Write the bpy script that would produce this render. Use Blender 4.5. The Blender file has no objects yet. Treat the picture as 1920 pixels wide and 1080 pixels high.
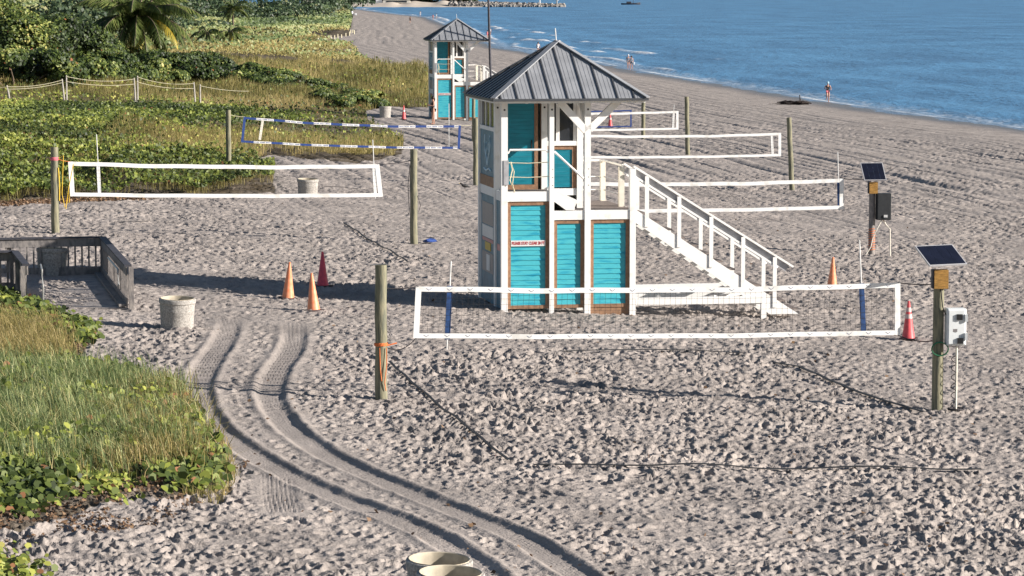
import bpy, math, random
import numpy as np
from mathutils import Vector, Matrix
R = math.radians
rng = np.random.default_rng(7)
random.seed(7)
scn = bpy.context.scene
COL = scn.collection

# ---------------------------------------------------------------- camera, sky, sun, exposure
F = 5600.0                       # focal length in full-size (1920) pixels
CZ = 9.7
PITCH = math.atan(565.0 / F)
cam = bpy.data.cameras.new('camera'); camo = bpy.data.objects.new('camera', cam); COL.objects.link(camo)
camo.location = (0, 0, CZ); camo.rotation_euler = (R(90) - PITCH, 0, 0)
cam.sensor_width = 36; cam.lens = 36 * F / 1920; cam.clip_start = 0.5; cam.clip_end = 30000
scn.camera = camo
SUN_EL, SUN_AZ = R(20.5), R(-12)   # azimuth measured from +X towards +Y
world = bpy.data.worlds.new("World"); scn.world = world; world.use_nodes = True
wn = world.node_tree.nodes; wl = world.node_tree.links
sky = wn.new('ShaderNodeTexSky'); sky.sky_type = 'NISHITA'; sky.sun_disc = False
sky.sun_elevation = SUN_EL; sky.sun_rotation = R(90) - SUN_AZ
sky.air_density = 1.0; sky.dust_density = 0.6; sky.ozone_density = 1.5
wl.new(sky.outputs[0], wn['Background'].inputs[0]); wn['Background'].inputs[1].default_value = 0.052
sl = bpy.data.lights.new('sun', 'SUN'); sl.energy = 5.0; sl.angle = R(0.5); sl.color = (1.0, 0.93, 0.85)
so = bpy.data.objects.new('sun', sl); COL.objects.link(so)
sdir = Vector((math.cos(SUN_EL) * math.cos(SUN_AZ), math.cos(SUN_EL) * math.sin(SUN_AZ), math.sin(SUN_EL)))
so.rotation_euler = sdir.to_track_quat('Z', 'Y').to_euler(); so.location = (60, -20, 40)
scn.view_settings.view_transform = 'Standard'; scn.view_settings.look = 'None'
scn.view_settings.gamma = 1; scn.view_settings.exposure = 0.82

# ---------------------------------------------------------------- terrain functions
SH_Y = np.array([-200, 0, 205, 229, 252.6, 286, 344, 388, 434, 481, 603, 754, 953, 1086, 1263, 1468, 1560, 3000])
SH_X = np.array([108, 72, 35.1, 30.3, 26.7, 22.5, 14.7, 10.4, 3.9, -2.6, -8.6, -16.2, -27.2, -44.6, -63, -84, -105, -500])
PU = np.array([-3000, -300, -50, -5, 0, 8, 20, 41, 50, 56, 60, 66, 72, 80, 100, 140, 300, 3000])
PZ = np.array([-30, -12, -3, -.3, 0, .22, .48, 1.0, 1.38, 1.63, 1.82, 2.1, 2.4, 2.7, 3.3, 4.0, 4.5, 5])
def shore(Y): return np.interp(Y, SH_Y, SH_X)
def gz0(X, Y): return np.interp(shore(Y) - X, PU, PZ)
fwd = np.array([0, math.cos(PITCH), -math.sin(PITCH)]); upv = np.array([0, math.sin(PITCH), math.cos(PITCH)])
def ray(px, py):
    d = fwd * F + np.array([1., 0, 0]) * (px - 960) - upv * (py - 540)
    return d / d[1]
def gp(px, py):                   # point of the coarse ground seen at a place of the photo (used to survey positions)
    d = ray(px, py); t = 80.0
    for _ in range(60): t = 0.5 * t + 0.5 * (gz0(d[0] * t, t) - CZ) / d[2]
    return Vector((d[0] * t, t, float(gz0(d[0] * t, t))))
def pp(px, py, P, g):             # point on the vertical plane through P with horizontal direction g
    d = ray(px, py); n = np.array([-g[1], g[0]])
    t = (n[0] * P[0] + n[1] * P[1]) / (n[0] * d[0] + n[1])
    return Vector((d[0] * t, t, CZ + d[2] * t))
GA = R(10.6); G = (math.cos(GA), math.sin(GA)); GB = (-math.sin(GA), math.cos(GA))   # court grid directions

def hsh(i, j, k):
    h = (i.astype(np.int64) * 374761393 + j.astype(np.int64) * 668265263 + k * 1274126177) & 0xffffffff
    h = ((h ^ (h >> 13)) * 1274126177) & 0xffffffff
    return ((h ^ (h >> 16)) & 0xffffff) / float(0xffffff)
def vnoise(x, y, k=0):
    xi = np.floor(x); yi = np.floor(y); fx = x - xi; fy = y - yi
    fx = fx * fx * (3 - 2 * fx); fy = fy * fy * (3 - 2 * fy)
    a = hsh(xi, yi, k); b = hsh(xi + 1, yi, k); c = hsh(xi, yi + 1, k); d = hsh(xi + 1, yi + 1, k)
    return (a + (b - a) * fx) * (1 - fy) + (c + (d - c) * fx) * fy
def fbm(x, y, k=0, o=3):
    s = 0; a = .5
    for i in range(o): s = s + a * vnoise(x * 2 ** i, y * 2 ** i, k + i * 17); a *= .5
    return s / (1 - .5 ** o)
def prints(x, y, cell, r0, k):    # trodden sand: an oval hollow with a pushed-up rim in each cell
    x = x / cell; y = y / cell; xi = np.floor(x); yi = np.floor(y); out = np.zeros_like(x)
    for di in (-1, 0, 1):
        for dj in (-1, 0, 1):
            ci = xi + di; cj = yi + dj
            ox = ci + hsh(ci, cj, k); oy = cj + hsh(ci, cj, k + 1)
            a = hsh(ci, cj, k + 2) * 6.283; dp = hsh(ci, cj, k + 3); dp = np.where(dp < .25, -.5 * dp, dp)
            ca = np.cos(a); sa = np.sin(a); dx = x - ox; dy = y - oy
            q = ((dx * ca + dy * sa) / (r0 * 1.5)) ** 2 + ((-dx * sa + dy * ca) / (r0 * .8)) ** 2
            out += dp * (-np.exp(-q * q * q) + .42 * np.exp(-((np.sqrt(q) - 1.35) ** 2) * 8))
    return out
def poly_in(X, Y, poly):
    ins = np.zeros(X.shape, bool); n = len(poly)
    for i in range(n):
        x0, y0 = poly[i][:2]; x1, y1 = poly[(i + 1) % n][:2]
        c = (y0 > Y) != (y1 > Y)
        ins ^= c & (X < (x1 - x0) * (Y - y0) / ((y1 - y0) if y1 != y0 else 1e-9) + x0)
    return ins
def seg_dist(X, Y, pts):          # distance to a polyline, signed side, arc length
    best = np.full(X.shape, 1e9); side = np.zeros(X.shape); arc = np.zeros(X.shape); L = 0
    for (x0, y0), (x1, y1) in zip(pts[:-1], pts[1:]):
        dx, dy = x1 - x0, y1 - y0; l = math.hypot(dx, dy)
        t = np.clip(((X - x0) * dx + (Y - y0) * dy) / (l * l), 0, 1)
        d = np.hypot(X - x0 - t * dx, Y - y0 - t * dy); m = d < best
        best = np.where(m, d, best); side = np.where(m, ((X - x0) * dy - (Y - y0) * dx) / l, side); arc = np.where(m, L + t * l, arc); L += l
    return best, side, arc
def smooth_path(pts, n=6):
    P = [Vector(p) for p in pts]; out = []
    for i in range(len(P) - 1):
        a = P[max(i - 1, 0)]; b = P[i]; c = P[i + 1]; d = P[min(i + 2, len(P) - 1)]
        for k in range(n):
            t = k / n; out.append(.5 * ((2 * b) + (c - a) * t + (2 * a - 5 * b + 4 * c - d) * t * t + (3 * b - a - 3 * c + d) * t ** 3))
    return out + [P[-1]]
def gpoly(pl): return [tuple(gp(*p)[:2]) for p in pl]
TRACKS = [smooth_path(gpoly(p)) for p in (
    [(432, 600), (418, 640), (385, 690), (372, 735), (392, 785), (450, 836), (540, 888), (650, 938), (770, 985), (850, 1026), (930, 1090)],
    [(552, 606), (548, 650), (520, 695), (506, 738), (528, 785), (580, 832), (662, 876), (770, 922), (880, 968), (980, 1008), (1100, 1085)],
    [(520, 890), (522, 925), (530, 960)])]
VEG_NEAR = gpoly([(-260, 545), (0, 553), (60, 575), (125, 598), (178, 632), (150, 672), (200, 700), (320, 742), (345, 800), (398, 862), (402, 905), (360, 935), (230, 935), (150, 965), (40, 1000), (-260, 1010)])
VEG_FAR = gpoly([(-900, 385), (0, 380), (130, 376), (300, 370), (515, 360), (513, 330), (480, 308), (466, 296), (520, 290), (600, 298), (660, 306), (755, 288), (756, 268), (735, 244), (690, 224), (684, 208), (730, 198), (800, 202), (818, 190),
                 (812, 150), (800, 136), (700, 126), (668, 104), (630, 84), (560, 76), (600, 72), (655, 66), (660, 40), (655, 20), (640, 10), (600, 4), (540, -8), (-900, -8)])
COURTS = [(gp(740, 756), 8.5, 1.0), (gp(150, 446), 9, .85), (gp(470, 338), 9, .7), (gp(1090, 476), 9, .8), (gp(1040, 355), 9, .6)]
def fine(X, Y):
    """height of the trodden sand above the coarse ground"""
    amp = .5 + .42 * np.clip((fbm(X * .16, Y * .10, 5) - .38) * 4, 0, 1)
    for P, w, s in COURTS:
        lx = (X - P[0]) * G[0] + (Y - P[1]) * G[1]; ly = (X - P[0]) * GB[0] + (Y - P[1]) * GB[1]
        m = np.clip(1.3 - np.abs((lx - 4.6) / (w * .72)) ** 4, 0, 1) * np.clip(1.3 - np.abs(ly / 11.) ** 4, 0, 1)
        amp = np.maximum(amp, m * s)
    amp = amp * (.78 + .5 * np.clip((fbm(X * .45, Y * .3, 6) - .3) * 2.5, 0, 1))
    u = shore(Y) - X
    amp = amp * np.clip(u / 14, .03, 1) * np.interp(Y, [0, 70, 150, 300, 500], [1, 1, .75, .5, .2])
    rut = np.zeros_like(X); mask = np.zeros_like(X)
    for ti, T in enumerate(TRACKS):
        T = [tuple(p) for p in T]
        d, s, a = seg_dist(X, Y, T)
        ln = sum(math.dist(T[i], T[i + 1]) for i in range(len(T) - 1))
        fade = np.clip(np.minimum(a, ln - a) / .8, 0, 1) if ti == 2 else np.clip(a / 1.6, 0, 1)
        dep = (.018 + .024 * np.clip((a - 4) / 12, 0, 1) + .014 * vnoise(a * .5, a * 0, 90 + ti)) * fade * (.6 if ti == 2 else 1)
        w = .23
        d = d + .035 * (vnoise(a * 2.2, np.sign(s) * 3, 98 + ti) - .5) + .02 * (vnoise(a * 7, np.sign(s) * 3, 99 + ti) - .5)
        prof = 1 / (1 + np.exp((d - w) / .026))
        tread = (.015 * np.cos(s / .066 * 6.283) + .003 * np.cos((a + abs(s)) / .14 * 6.283)) * prof * (1 - .7 * np.clip((a - 10) / 6, 0, 1)) * (.5 + vnoise(a * .8, s * 0, 97))
        berm = .028 * np.exp(-((d - w - .10) / .07) ** 2) * (.3 + 1.0 * vnoise(a * 3, s * 5, 95)) * np.clip(a / 3, .2, 1)
        rut = rut + (-dep * prof + tread + berm * (0.3 if ti == 2 else 1)) * np.where(fade > 0, 1, 0)
        mask = np.maximum(mask, np.clip(1.0 - (d - w) / .35, 0, 1) * np.where(a > .02, 1, 0))
    mid = np.clip(1.2 - np.abs(seg_dist(X, Y, [tuple((Vector(TRACKS[0][i * 6]) + Vector(TRACKS[1][i * 6])) / 2) for i in range(11)])[0]) / 1.6, 0, 1)
    amp = amp * (1 - (.80 + .18 * vnoise(X * .8, Y * .8, 96)) * np.clip(mask * 1.6, 0, 1)) * (1 - .45 * mid)
    wx = X + .25 * (vnoise(X * 1.3, Y * 1.3, 31) - .5); wy = Y + .25 * (vnoise(X * 1.3, Y * 1.3, 32) - .5)
    h = .096 * prints(wx, wy, .31, .31, 10) + .055 * prints(wx, wy, .17, .34, 20) + .04 * prints(wx, wy, .83, .27, 24) + .05 * (fbm(X * 1.1, Y * 1.1, 40) - .5) * 2 + .014 * (vnoise(X * 14, Y * 14, 55) - .5) * 2
    h = h * amp
    # combed vehicle lines on the open beach, running along the shore
    open_ = np.clip((Y - 95) / 50, 0, 1) * np.clip((u - 4) / 6, 0, 1)
    ww = u + 2.2 * fbm(X * .06, Y * .03, 60)
    rk = np.abs(vnoise(ww * 1.4, Y * .012, 61) - .5) * 2
    rk2 = np.clip(1 - np.abs(vnoise(ww * .45, Y * .008, 62) - .5) * 26, 0, 1)
    h = h - open_ * (.09 * (1 - rk) ** 3 + .17 * rk2 * vnoise(X * .1, Y * .1, 63))
    return h + rut + .06 * (fbm(X * .35, Y * .35, 70) - .5)
def gh(X, Y):
    X = np.atleast_1d(np.asarray(X, float)); Y = np.atleast_1d(np.asarray(Y, float))
    return gz0(X, Y) + fine(X, Y)
def g1(X, Y): return float(gh(X, Y)[0])

# ---------------------------------------------------------------- helpers
def tag(o, label=None, cat=None, group=None, kind=None):
    if label: o['label'] = label
    if cat: o['category'] = cat
    if group: o['group'] = group
    if kind: o['kind'] = kind
    return o
def thing(name, label, cat, loc=(0, 0, 0), rz=0, group=None):
    o = bpy.data.objects.new(name, None); COL.objects.link(o); o.empty_display_size = .3
    o.location = loc; o.rotation_euler = (0, 0, rz); return tag(o, label, cat, group)
def np_mesh(name, V, Fc, mat, parent=None, attrs=None, smooth=False, dom='FACE'):
    V = np.asarray(V, np.float32); Fc = np.asarray(Fc, np.int32)
    me = bpy.data.meshes.new(name); n, k = Fc.shape
    me.vertices.add(len(V)); me.vertices.foreach_set('co', V.ravel())
    me.loops.add(n * k); me.loops.foreach_set('vertex_index', Fc.ravel())
    me.polygons.add(n); me.polygons.foreach_set('loop_start', np.arange(0, n * k, k, dtype=np.int32))
    if smooth: me.polygons.foreach_set('use_smooth', np.ones(n, bool))
    for a, arr in (attrs or {}).items():
        at = me.attributes.new(a, 'FLOAT', 'POINT' if len(arr) == len(V) and dom == 'POINT' else 'FACE'); at.data.foreach_set('value', np.asarray(arr, np.float32))
    me.update(calc_edges=True); me.materials.append(mat)
    o = bpy.data.objects.new(name, me); COL.objects.link(o); o.parent = parent
    return o
ORD = ['first', 'second', 'third', 'fourth', 'fifth', 'sixth', 'seventh', 'eighth', 'ninth', 'tenth', 'eleventh', 'twelfth', 'thirteenth', 'fourteenth', 'fifteenth', 'sixteenth', 'seventeenth', 'eighteenth']
class MB:
    def __init__(s): s.v = []; s.f = []; s.m = []
    def add(s, vs, fs, m=0):
        b = len(s.v); s.v += [tuple(v) for v in vs]; s.f += [[b + i for i in f] for f in fs]; s.m += [m] * len(fs); return s
    def box(s, c, d, rot=None, m=0):
        c = Vector(c); vs = []
        for i in range(8):
            p = Vector(((i & 1) - .5, ((i >> 1) & 1) - .5, ((i >> 2) & 1) - .5)) * 1.0
            p = Vector((p.x * d[0], p.y * d[1], p.z * d[2]))
            if rot is not None: p = rot @ p
            vs.append(c + p)
        return s.add(vs, [(0, 2, 3, 1), (4, 5, 7, 6), (0, 1, 5, 4), (2, 6, 7, 3), (0, 4, 6, 2), (1, 3, 7, 5)], m)
    def b2(s, x0, x1, y0, y1, z0, z1, m=0): return s.box(((x0 + x1) / 2, (y0 + y1) / 2, (z0 + z1) / 2), (abs(x1 - x0), abs(y1 - y0), abs(z1 - z0)), None, m)
    def bar(s, p0, p1, w, h, up=(0, 0, 1), m=0):
        p0 = Vector(p0); p1 = Vector(p1); d = (p1 - p0); L = d.length; d.normalize()
        side = d.cross(Vector(up)).normalized(); u2 = side.cross(d)
        return s.box((p0 + p1) / 2, (L, w, h), Matrix((d, side, u2)).transposed(), m)
    def tube(s, pts, r, n=8, m=0, cap=True):
        pts = [Vector(p) for p in pts]; rs = r if isinstance(r, (list, tuple)) else [r] * len(pts); b = len(s.v); prev = None
        for i, p in enumerate(pts):
            t = (pts[min(i + 1, len(pts) - 1)] - pts[max(i - 1, 0)]).normalized()
            a = t.cross(Vector((0, 0, 1))) if abs(t.z) < .98 else t.cross(Vector((0, 1, 0)))
            a.normalize(); c = a.cross(t)
            for k in range(n):
                th = 2 * math.pi * k / n; s.v.append(tuple(p + (a * math.cos(th) + c * math.sin(th)) * rs[i]))
        for i in range(len(pts) - 1):
            for k in range(n):
                s.f.append([b + i * n + k, b + i * n + (k + 1) % n, b + (i + 1) * n + (k + 1) % n, b + (i + 1) * n + k]); s.m.append(m)
        if cap:
            s.f.append([b + k for k in range(n)][::-1]); s.m.append(m)
            e = b + (len(pts) - 1) * n; s.f.append([e + k for k in range(n)]); s.m.append(m)
        return s
    def lathe(s, prof, n=24, c=(0, 0, 0), m=0):
        b = len(s.v)
        for r, z in prof:
            for k in range(n):
                th = 2 * math.pi * k / n; s.v.append((c[0] + r * math.cos(th), c[1] + r * math.sin(th), c[2] + z))
        for i in range(len(prof) - 1):
            for k in range(n):
                s.f.append([b + i * n + k, b + i * n + (k + 1) % n, b + (i + 1) * n + (k + 1) % n, b + (i + 1) * n + k]); s.m.append(m)
        return s
    def build(s, name, mats, parent=None, smooth=False, bevel=0):
        me = bpy.data.meshes.new(name); me.from_pydata(s.v, [], s.f); me.update()
        mats = mats if isinstance(mats, (list, tuple)) else [mats]
        for x in mats: me.materials.append(x)
        if len(mats) > 1: me.polygons.foreach_set('material_index', s.m)
        if smooth: me.polygons.foreach_set('use_smooth', [True] * len(me.polygons))
        o = bpy.data.objects.new(name, me); COL.objects.link(o); o.parent = parent
        if smooth and hasattr(me, 'set_sharp_from_angle'): me.set_sharp_from_angle(angle=R(45))
        if bevel: md = o.modifiers.new('bevel', 'BEVEL'); md.width = bevel; md.segments = 1; md.limit_method = 'ANGLE'
        return o
def children(o): return [c for c in COL.objects if c.parent == o]
def copy_tree(o, parent=None):
    c = o.copy(); COL.objects.link(c); c.parent = parent
    for ch in children(o):
        if ch is not c: copy_tree(ch, c)
    return c

def mat(name, col, rough=.6, var=.15, scale=6, bump=0, bscale=20, metal=0, stretch=(1, 1, 1), spec=.4, col2=None, thr=None):
    m = bpy.data.materials.new(name); m.use_nodes = True; nt = m.node_tree; N = nt.nodes; L = nt.links
    b = N['Principled BSDF']; b.inputs['Roughness'].default_value = rough; b.inputs['Metallic'].default_value = metal; b.inputs['Specular IOR Level'].default_value = spec
    tc = N.new('ShaderNodeTexCoord'); mp = N.new('ShaderNodeMapping'); mp.inputs['Scale'].default_value = stretch; L.new(tc.outputs['Object'], mp.inputs[0])
    nz = N.new('ShaderNodeTexNoise'); nz.inputs['Scale'].default_value = scale; nz.inputs['Detail'].default_value = 6; L.new(mp.outputs[0], nz.inputs['Vector'])
    cr = N.new('ShaderNodeValToRGB'); c = Vector(col[:3])
    c2 = Vector(col2) if col2 else c * (1 - var * 1.6)
    c1 = c * (1 + var) if not col2 else c
    a, bb = thr or (.35, .65)
    cr.color_ramp.elements[0].position = a; cr.color_ramp.elements[1].position = bb
    cr.color_ramp.elements[0].color = (*c2, 1); cr.color_ramp.elements[1].color = (*c1, 1)
    L.new(nz.outputs[0], cr.inputs[0]); L.new(cr.outputs[0], b.inputs['Base Color'])
    if bump:
        n2 = N.new('ShaderNodeTexNoise'); n2.inputs['Scale'].default_value = bscale; n2.inputs['Detail'].default_value = 5; L.new(mp.outputs[0], n2.inputs['Vector'])
        bp = N.new('ShaderNodeBump'); bp.inputs['Strength'].default_value = bump; bp.inputs['Distance'].default_value = .02; L.new(n2.outputs[0], bp.inputs['Height']); L.new(bp.outputs[0], b.inputs['Normal'])
    return m
M = {}
M['white'] = mat('white_paint', (.86, .85, .83), .5, .05, 5, .1, 30, col2=(.76, .74, .70), thr=(.28, .42))
M['white'].node_tree.nodes['Principled BSDF'].inputs['Roughness'].default_value = .55
M['cream'] = mat('cream_paint', (.78, .74, .64), .5, .05, 5)
M['greyrail'] = mat('grey_rail', (.40, .40, .42), .55, .1, 8)
M['brown'] = mat('brown_trim', (.30, .17, .10), .6, .15, 12, .1)
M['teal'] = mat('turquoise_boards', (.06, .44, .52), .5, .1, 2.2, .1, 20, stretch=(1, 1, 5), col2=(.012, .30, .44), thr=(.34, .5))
M['tealshade'] = mat('turquoise_porch_shade', (.012, .235, .32), .4, .1, 3, stretch=(1, 1, 5))  # darker turquoise for door and porch panel: porch shade put into the colour
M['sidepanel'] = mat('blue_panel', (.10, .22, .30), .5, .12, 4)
M['signgrey'] = mat('sign_grey', (.32, .30, .30), .5, .1, 30)
M['signwhite'] = mat('sign_white', (.75, .75, .74), .5, .03, 10)
M['red'] = mat('sign_red', (.42, .03, .04), .5, .05, 10)
M['pink'] = mat('sign_pink', (.55, .25, .25), .5, .05, 10)
M['yellow'] = mat('sign_yellow', (.6, .42, .05), .5, .05, 10)
M['emblem'] = mat('emblem_pale', (.55, .72, .80), .5, .03, 10)
M['roof'] = mat('roof_metal', (.315, .325, .345), .5, .08, 2.5, 0, metal=.1)
M['roofseam'] = mat('roof_seam', (.07, .075, .085), .5, .08, 4, metal=.1)
M['deck'] = mat('deck_boards', (.20, .165, .15), .7, .2, 5, .2, 30, stretch=(1, 6, 1))
M['darkglass'] = mat('window_glass', (.03, .035, .045), .12, .1, 2, spec=.6)
M['black'] = mat('black_rubber', (.02, .02, .022), .6, .1, 10)
M['metal'] = mat('galvanised_metal', (.45, .45, .44), .4, .1, 20, metal=.6)
M['post'] = mat('weathered_post', (.27, .25, .165), .8, .1, 7, .5, 25, stretch=(3, 3, .35), col2=(.13, .135, .10), thr=(.36, .6))
M['tape'] = mat('white_tape', (.84, .84, .83), .6, .04, 3, col2=(.66, .65, .62), thr=(.32, .46))
M['blue'] = mat('blue_tape', (.02, .055, .22), .5, .1, 10)
M['navy'] = mat('navy_sleeve', (.02, .06, .18), .5, .2, 14)
M['string'] = mat('net_string', (.03, .03, .03), .8, .1, 10)
M['mark'] = mat('tape_mark', (.25, .27, .36), .6, .1, 10)
M['orope'] = mat('orange_rope', (.75, .20, .06), .7, .1, 30)
M['yrope'] = mat('yellow_rope', (.75, .50, .05), .7, .1, 30)
M['drope'] = mat('dark_rope', (.05, .045, .05), .8, .1, 30)
M['grope'] = mat('green_hose', (.03, .16, .08), .5, .1, 30)
M['wrope'] = mat('pale_rope', (.70, .64, .46), .8, .1, 30)
M['cone_o'] = mat('cone_orange', (.82, .23, .10), .45, .1, 9, col2=(.82, .38, .22), thr=(.3, .7))
M['cone_r'] = mat('cone_red', (.74, .11, .12), .45, .1, 9)
M['cone_p'] = mat('cone_crimson', (.80, .09, .14), .45, .1, 9)
M['cone_c'] = mat('cone_collar', (.66, .52, .48), .5, .1, 9)
M['cone_b'] = mat('cone_base', (.05, .035, .035), .7, .1, 9)
M['concrete'] = mat('bin_concrete', (.42, .395, .365), .9, .22, 28, .8, 70)
M['liner'] = mat('bin_liner', (.50, .44, .34), .6, .15, 6)
M['grey_wood'] = mat('grey_weathered_wood', (.30, .27, .25), .8, .2, 6, .4, 30, stretch=(2, 2, .8), col2=(.15, .14, .14), thr=(.35, .6))
M['dark_wood'] = mat('dark_cap_wood', (.06, .06, .075), .7, .2, 6, .3, 30)
M['newwood'] = mat('yellow_wood', (.50, .27, .07), .7, .2, 10, .3, 30, stretch=(1, 1, 4))
M['panelglass'] = mat('solar_cells', (.008, .010, .022), .35, .15, 5, spec=.3)
M['alu'] = mat('aluminium', (.6, .6, .62), .4, .05, 10, metal=.4)
M['boxwhite'] = mat('white_enclosure', (.72, .75, .76), .45, .03, 8)
M['boxblack'] = mat('black_enclosure', (.025, .028, .032), .5, .1, 8)
M['skin'] = mat('skin', (.50, .27, .19), .55, .05, 8)
M['cblack'] = mat('black_cloth', (.015, .015, .02), .8, .1, 20)
M['cwhite'] = mat('white_cloth', (.75, .76, .78), .8, .1, 20)
M['cpink'] = mat('pink_cloth', (.65, .16, .20), .8, .1, 20)
M['cgrey'] = mat('grey_cloth', (.18, .19, .23), .8, .1, 20)
M['ccyan'] = mat('pale_blue_cloth', (.45, .68, .80), .8, .1, 20)
M['hair'] = mat('dark_hair', (.03, .02, .015), .6, .2, 20)
M['trunk'] = mat('tree_bark', (.16, .12, .09), .9, .25, 8, .5, 20)
M['paletrunk'] = mat('pale_trunk', (.42, .39, .35), .9, .15, 8, .5, 20)
M['seaweed'] = mat('dark_debris', (.035, .025, .022), .9, .3, 20, .6, 20)
M['rock'] = mat('jetty_rock', (.40, .37, .33), .9, .3, .6, .5, 3, col2=(.14, .13, .13))
M['plaster'] = mat('pale_plaster', (.70, .67, .60), .7, .05, 2)
M['orangeroof'] = mat('orange_roof', (.50, .17, .08), .7, .15, 2)

# -- turquoise boards get horizontal board grooves
for k in ('tealshade',):
    nt = M[k].node_tree; N = nt.nodes; L = nt.links
    tc = N.new('ShaderNodeTexCoord'); wv = N.new('ShaderNodeTexWave'); wv.bands_direction = 'Z'; wv.inputs['Scale'].default_value = 3.3 if k == 'teal' else 3.3; wv.wave_profile = 'SAW'
    L.new(tc.outputs['Object'], wv.inputs['Vector'])
    bp = N.new('ShaderNodeBump'); bp.inputs['Strength'].default_value = .9; bp.inputs['Distance'].default_value = .02
    L.new(wv.outputs[0], bp.inputs['Height']); L.new(bp.outputs[0], N['Principled BSDF'].inputs['Normal'])

def leafmat(name, stops, trans=.3, rough=.5, spec=.35):
    m = bpy.data.materials.new(name); m.use_nodes = True; nt = m.node_tree; N = nt.nodes; L = nt.links
    b = N['Principled BSDF']; b.inputs['Roughness'].default_value = rough; b.inputs['Specular IOR Level'].default_value = spec
    at = N.new('ShaderNodeAttribute'); at.attribute_name = 'rnd'
    cr = N.new('ShaderNodeValToRGB'); e = cr.color_ramp.elements
    e[0].position = stops[0][0]; e[0].color = (*stops[0][1], 1); e[1].position = stops[-1][0]; e[1].color = (*stops[-1][1], 1)
    for p, c in stops[1:-1]: x = e.new(p); x.color = (*c, 1)
    L.new(at.outputs['Fac'], cr.inputs[0]); L.new(cr.outputs[0], b.inputs['Base Color'])
    tr = N.new('ShaderNodeBsdfTranslucent'); mx = N.new('ShaderNodeMixShader'); mx.inputs[0].default_value = trans
    L.new(cr.outputs[0], tr.inputs[0]); L.new(b.outputs[0], mx.inputs[1]); L.new(tr.outputs[0], mx.inputs[2]); L.new(mx.outputs[0], N['Material Output'].inputs[0])
    return m
LM_vine = leafmat('vine_leaf', [(0, (.025, .042, .012)), (.3, (.09, .125, .03)), (.6, (.24, .285, .055)), (.82, (.46, .47, .11)), (.95, (.62, .55, .18)), (1, (.34, .16, .08))], .3, .5, .3)
LM_grape = leafmat('sea_grape_leaf', [(0, (.014, .024, .009)), (.35, (.045, .075, .018)), (.65, (.13, .17, .035)), (.85, (.32, .34, .09)), (.95, (.52, .45, .16)), (1, (.36, .15, .06))], .2, .5, .3)  # pale yellow stops put sunlit highlights into the leaf colour
LM_green = leafmat('green_grass', [(0, (.07, .11, .04)), (.35, (.18, .25, .10)), (.7, (.40, .46, .20)), (1, (.70, .66, .32))], .35)
LM_gold = leafmat('golden_grass', [(0, (.10, .095, .035)), (.35, (.27, .24, .08)), (.7, (.50, .41, .16)), (1, (.74, .56, .28))], .35)
LM_litter = leafmat('dead_leaf', [(0, (.07, .045, .028)), (.5, (.17, .10, .06)), (1, (.33, .21, .12))], .2)
LM_far = leafmat('far_green', [(0, (.016, .032, .018)), (.5, (.05, .085, .038)), (.85, (.12, .16, .065)), (1, (.26, .25, .11))], .15)
LM_scrub = leafmat('pale_scrub', [(0, (.035, .06, .025)), (.35, (.10, .145, .05)), (.7, (.20, .25, .09)), (1, (.36, .36, .15))], .2)
LM_palm = leafmat('palm_leaf', [(0, (.02, .03, .012)), (.5, (.13, .18, .05)), (.8, (.34, .36, .12)), (1, (.55, .42, .05))], .3, .4)

# ---------------------------------------------------------------- setting: sand
def sand_material():
    m = bpy.data.materials.new('beach_sand'); m.use_nodes = True; nt = m.node_tree; N = nt.nodes; L = nt.links
    b = N['Principled BSDF']; b.inputs['Roughness'].default_value = .95; b.inputs['Specular IOR Level'].default_value = .15
    tc = N.new('ShaderNodeTexCoord')
    n1 = N.new('ShaderNodeTexNoise'); n1.inputs['Scale'].default_value = .5; n1.inputs['Detail'].default_value = 8; L.new(tc.outputs['Object'], n1.inputs['Vector'])
    cr = N.new('ShaderNodeValToRGB'); cr.color_ramp.elements[0].position = .3; cr.color_ramp.elements[1].position = .7
    cr.color_ramp.elements[0].color = (.278, .246, .226, 1); cr.color_ramp.elements[1].color = (.418, .368, .334, 1); L.new(n1.outputs[0], cr.inputs[0])
    def mixc(col, fac):
        mx = N.new('ShaderNodeMix'); mx.data_type = 'RGBA'; L.new(fac, mx.inputs[0]); L.new(col, mx.inputs[6]); return mx
    a1 = N.new('ShaderNodeAttribute'); a1.attribute_name = 'wet'
    a2 = N.new('ShaderNodeAttribute'); a2.attribute_name = 'soil'
    m1 = mixc(cr.outputs[0], a1.outputs['Fac']); m1.inputs[7].default_value = (.17, .165, .17, 1)
    m2 = mixc(m1.outputs[2], a2.outputs['Fac']); m2.inputs[7].default_value = (.085, .065, .04, 1)
    n3 = N.new('ShaderNodeTexNoise'); n3.inputs['Scale'].default_value = 26; n3.inputs['Detail'].default_value = 3; L.new(tc.outputs['Object'], n3.inputs['Vector'])
    mr = N.new('ShaderNodeMapRange'); mr.inputs[1].default_value = .3; mr.inputs[2].default_value = .7; mr.inputs[3].default_value = .82; mr.inputs[4].default_value = 1.12; L.new(n3.outputs[0], mr.inputs[0])
    vm = N.new('ShaderNodeVectorMath'); vm.operation = 'SCALE'; L.new(m2.outputs[2], vm.inputs[0]); L.new(mr.outputs[0], vm.inputs['Scale'])
    L.new(vm.outputs[0], b.inputs['Base Color'])
    rr = N.new('ShaderNodeMapRange'); rr.inputs[3].default_value = .95; rr.inputs[4].default_value = .35; L.new(a1.outputs['Fac'], rr.inputs[0]); L.new(rr.outputs[0], b.inputs['Roughness'])
    bp = N.new('ShaderNodeBump'); bp.inputs['Strength'].default_value = .6; bp.inputs['Distance'].default_value = .03; L.new(n3.outputs[0], bp.inputs['Height']); L.new(bp.outputs[0], b.inputs['Normal'])
    return m
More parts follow.
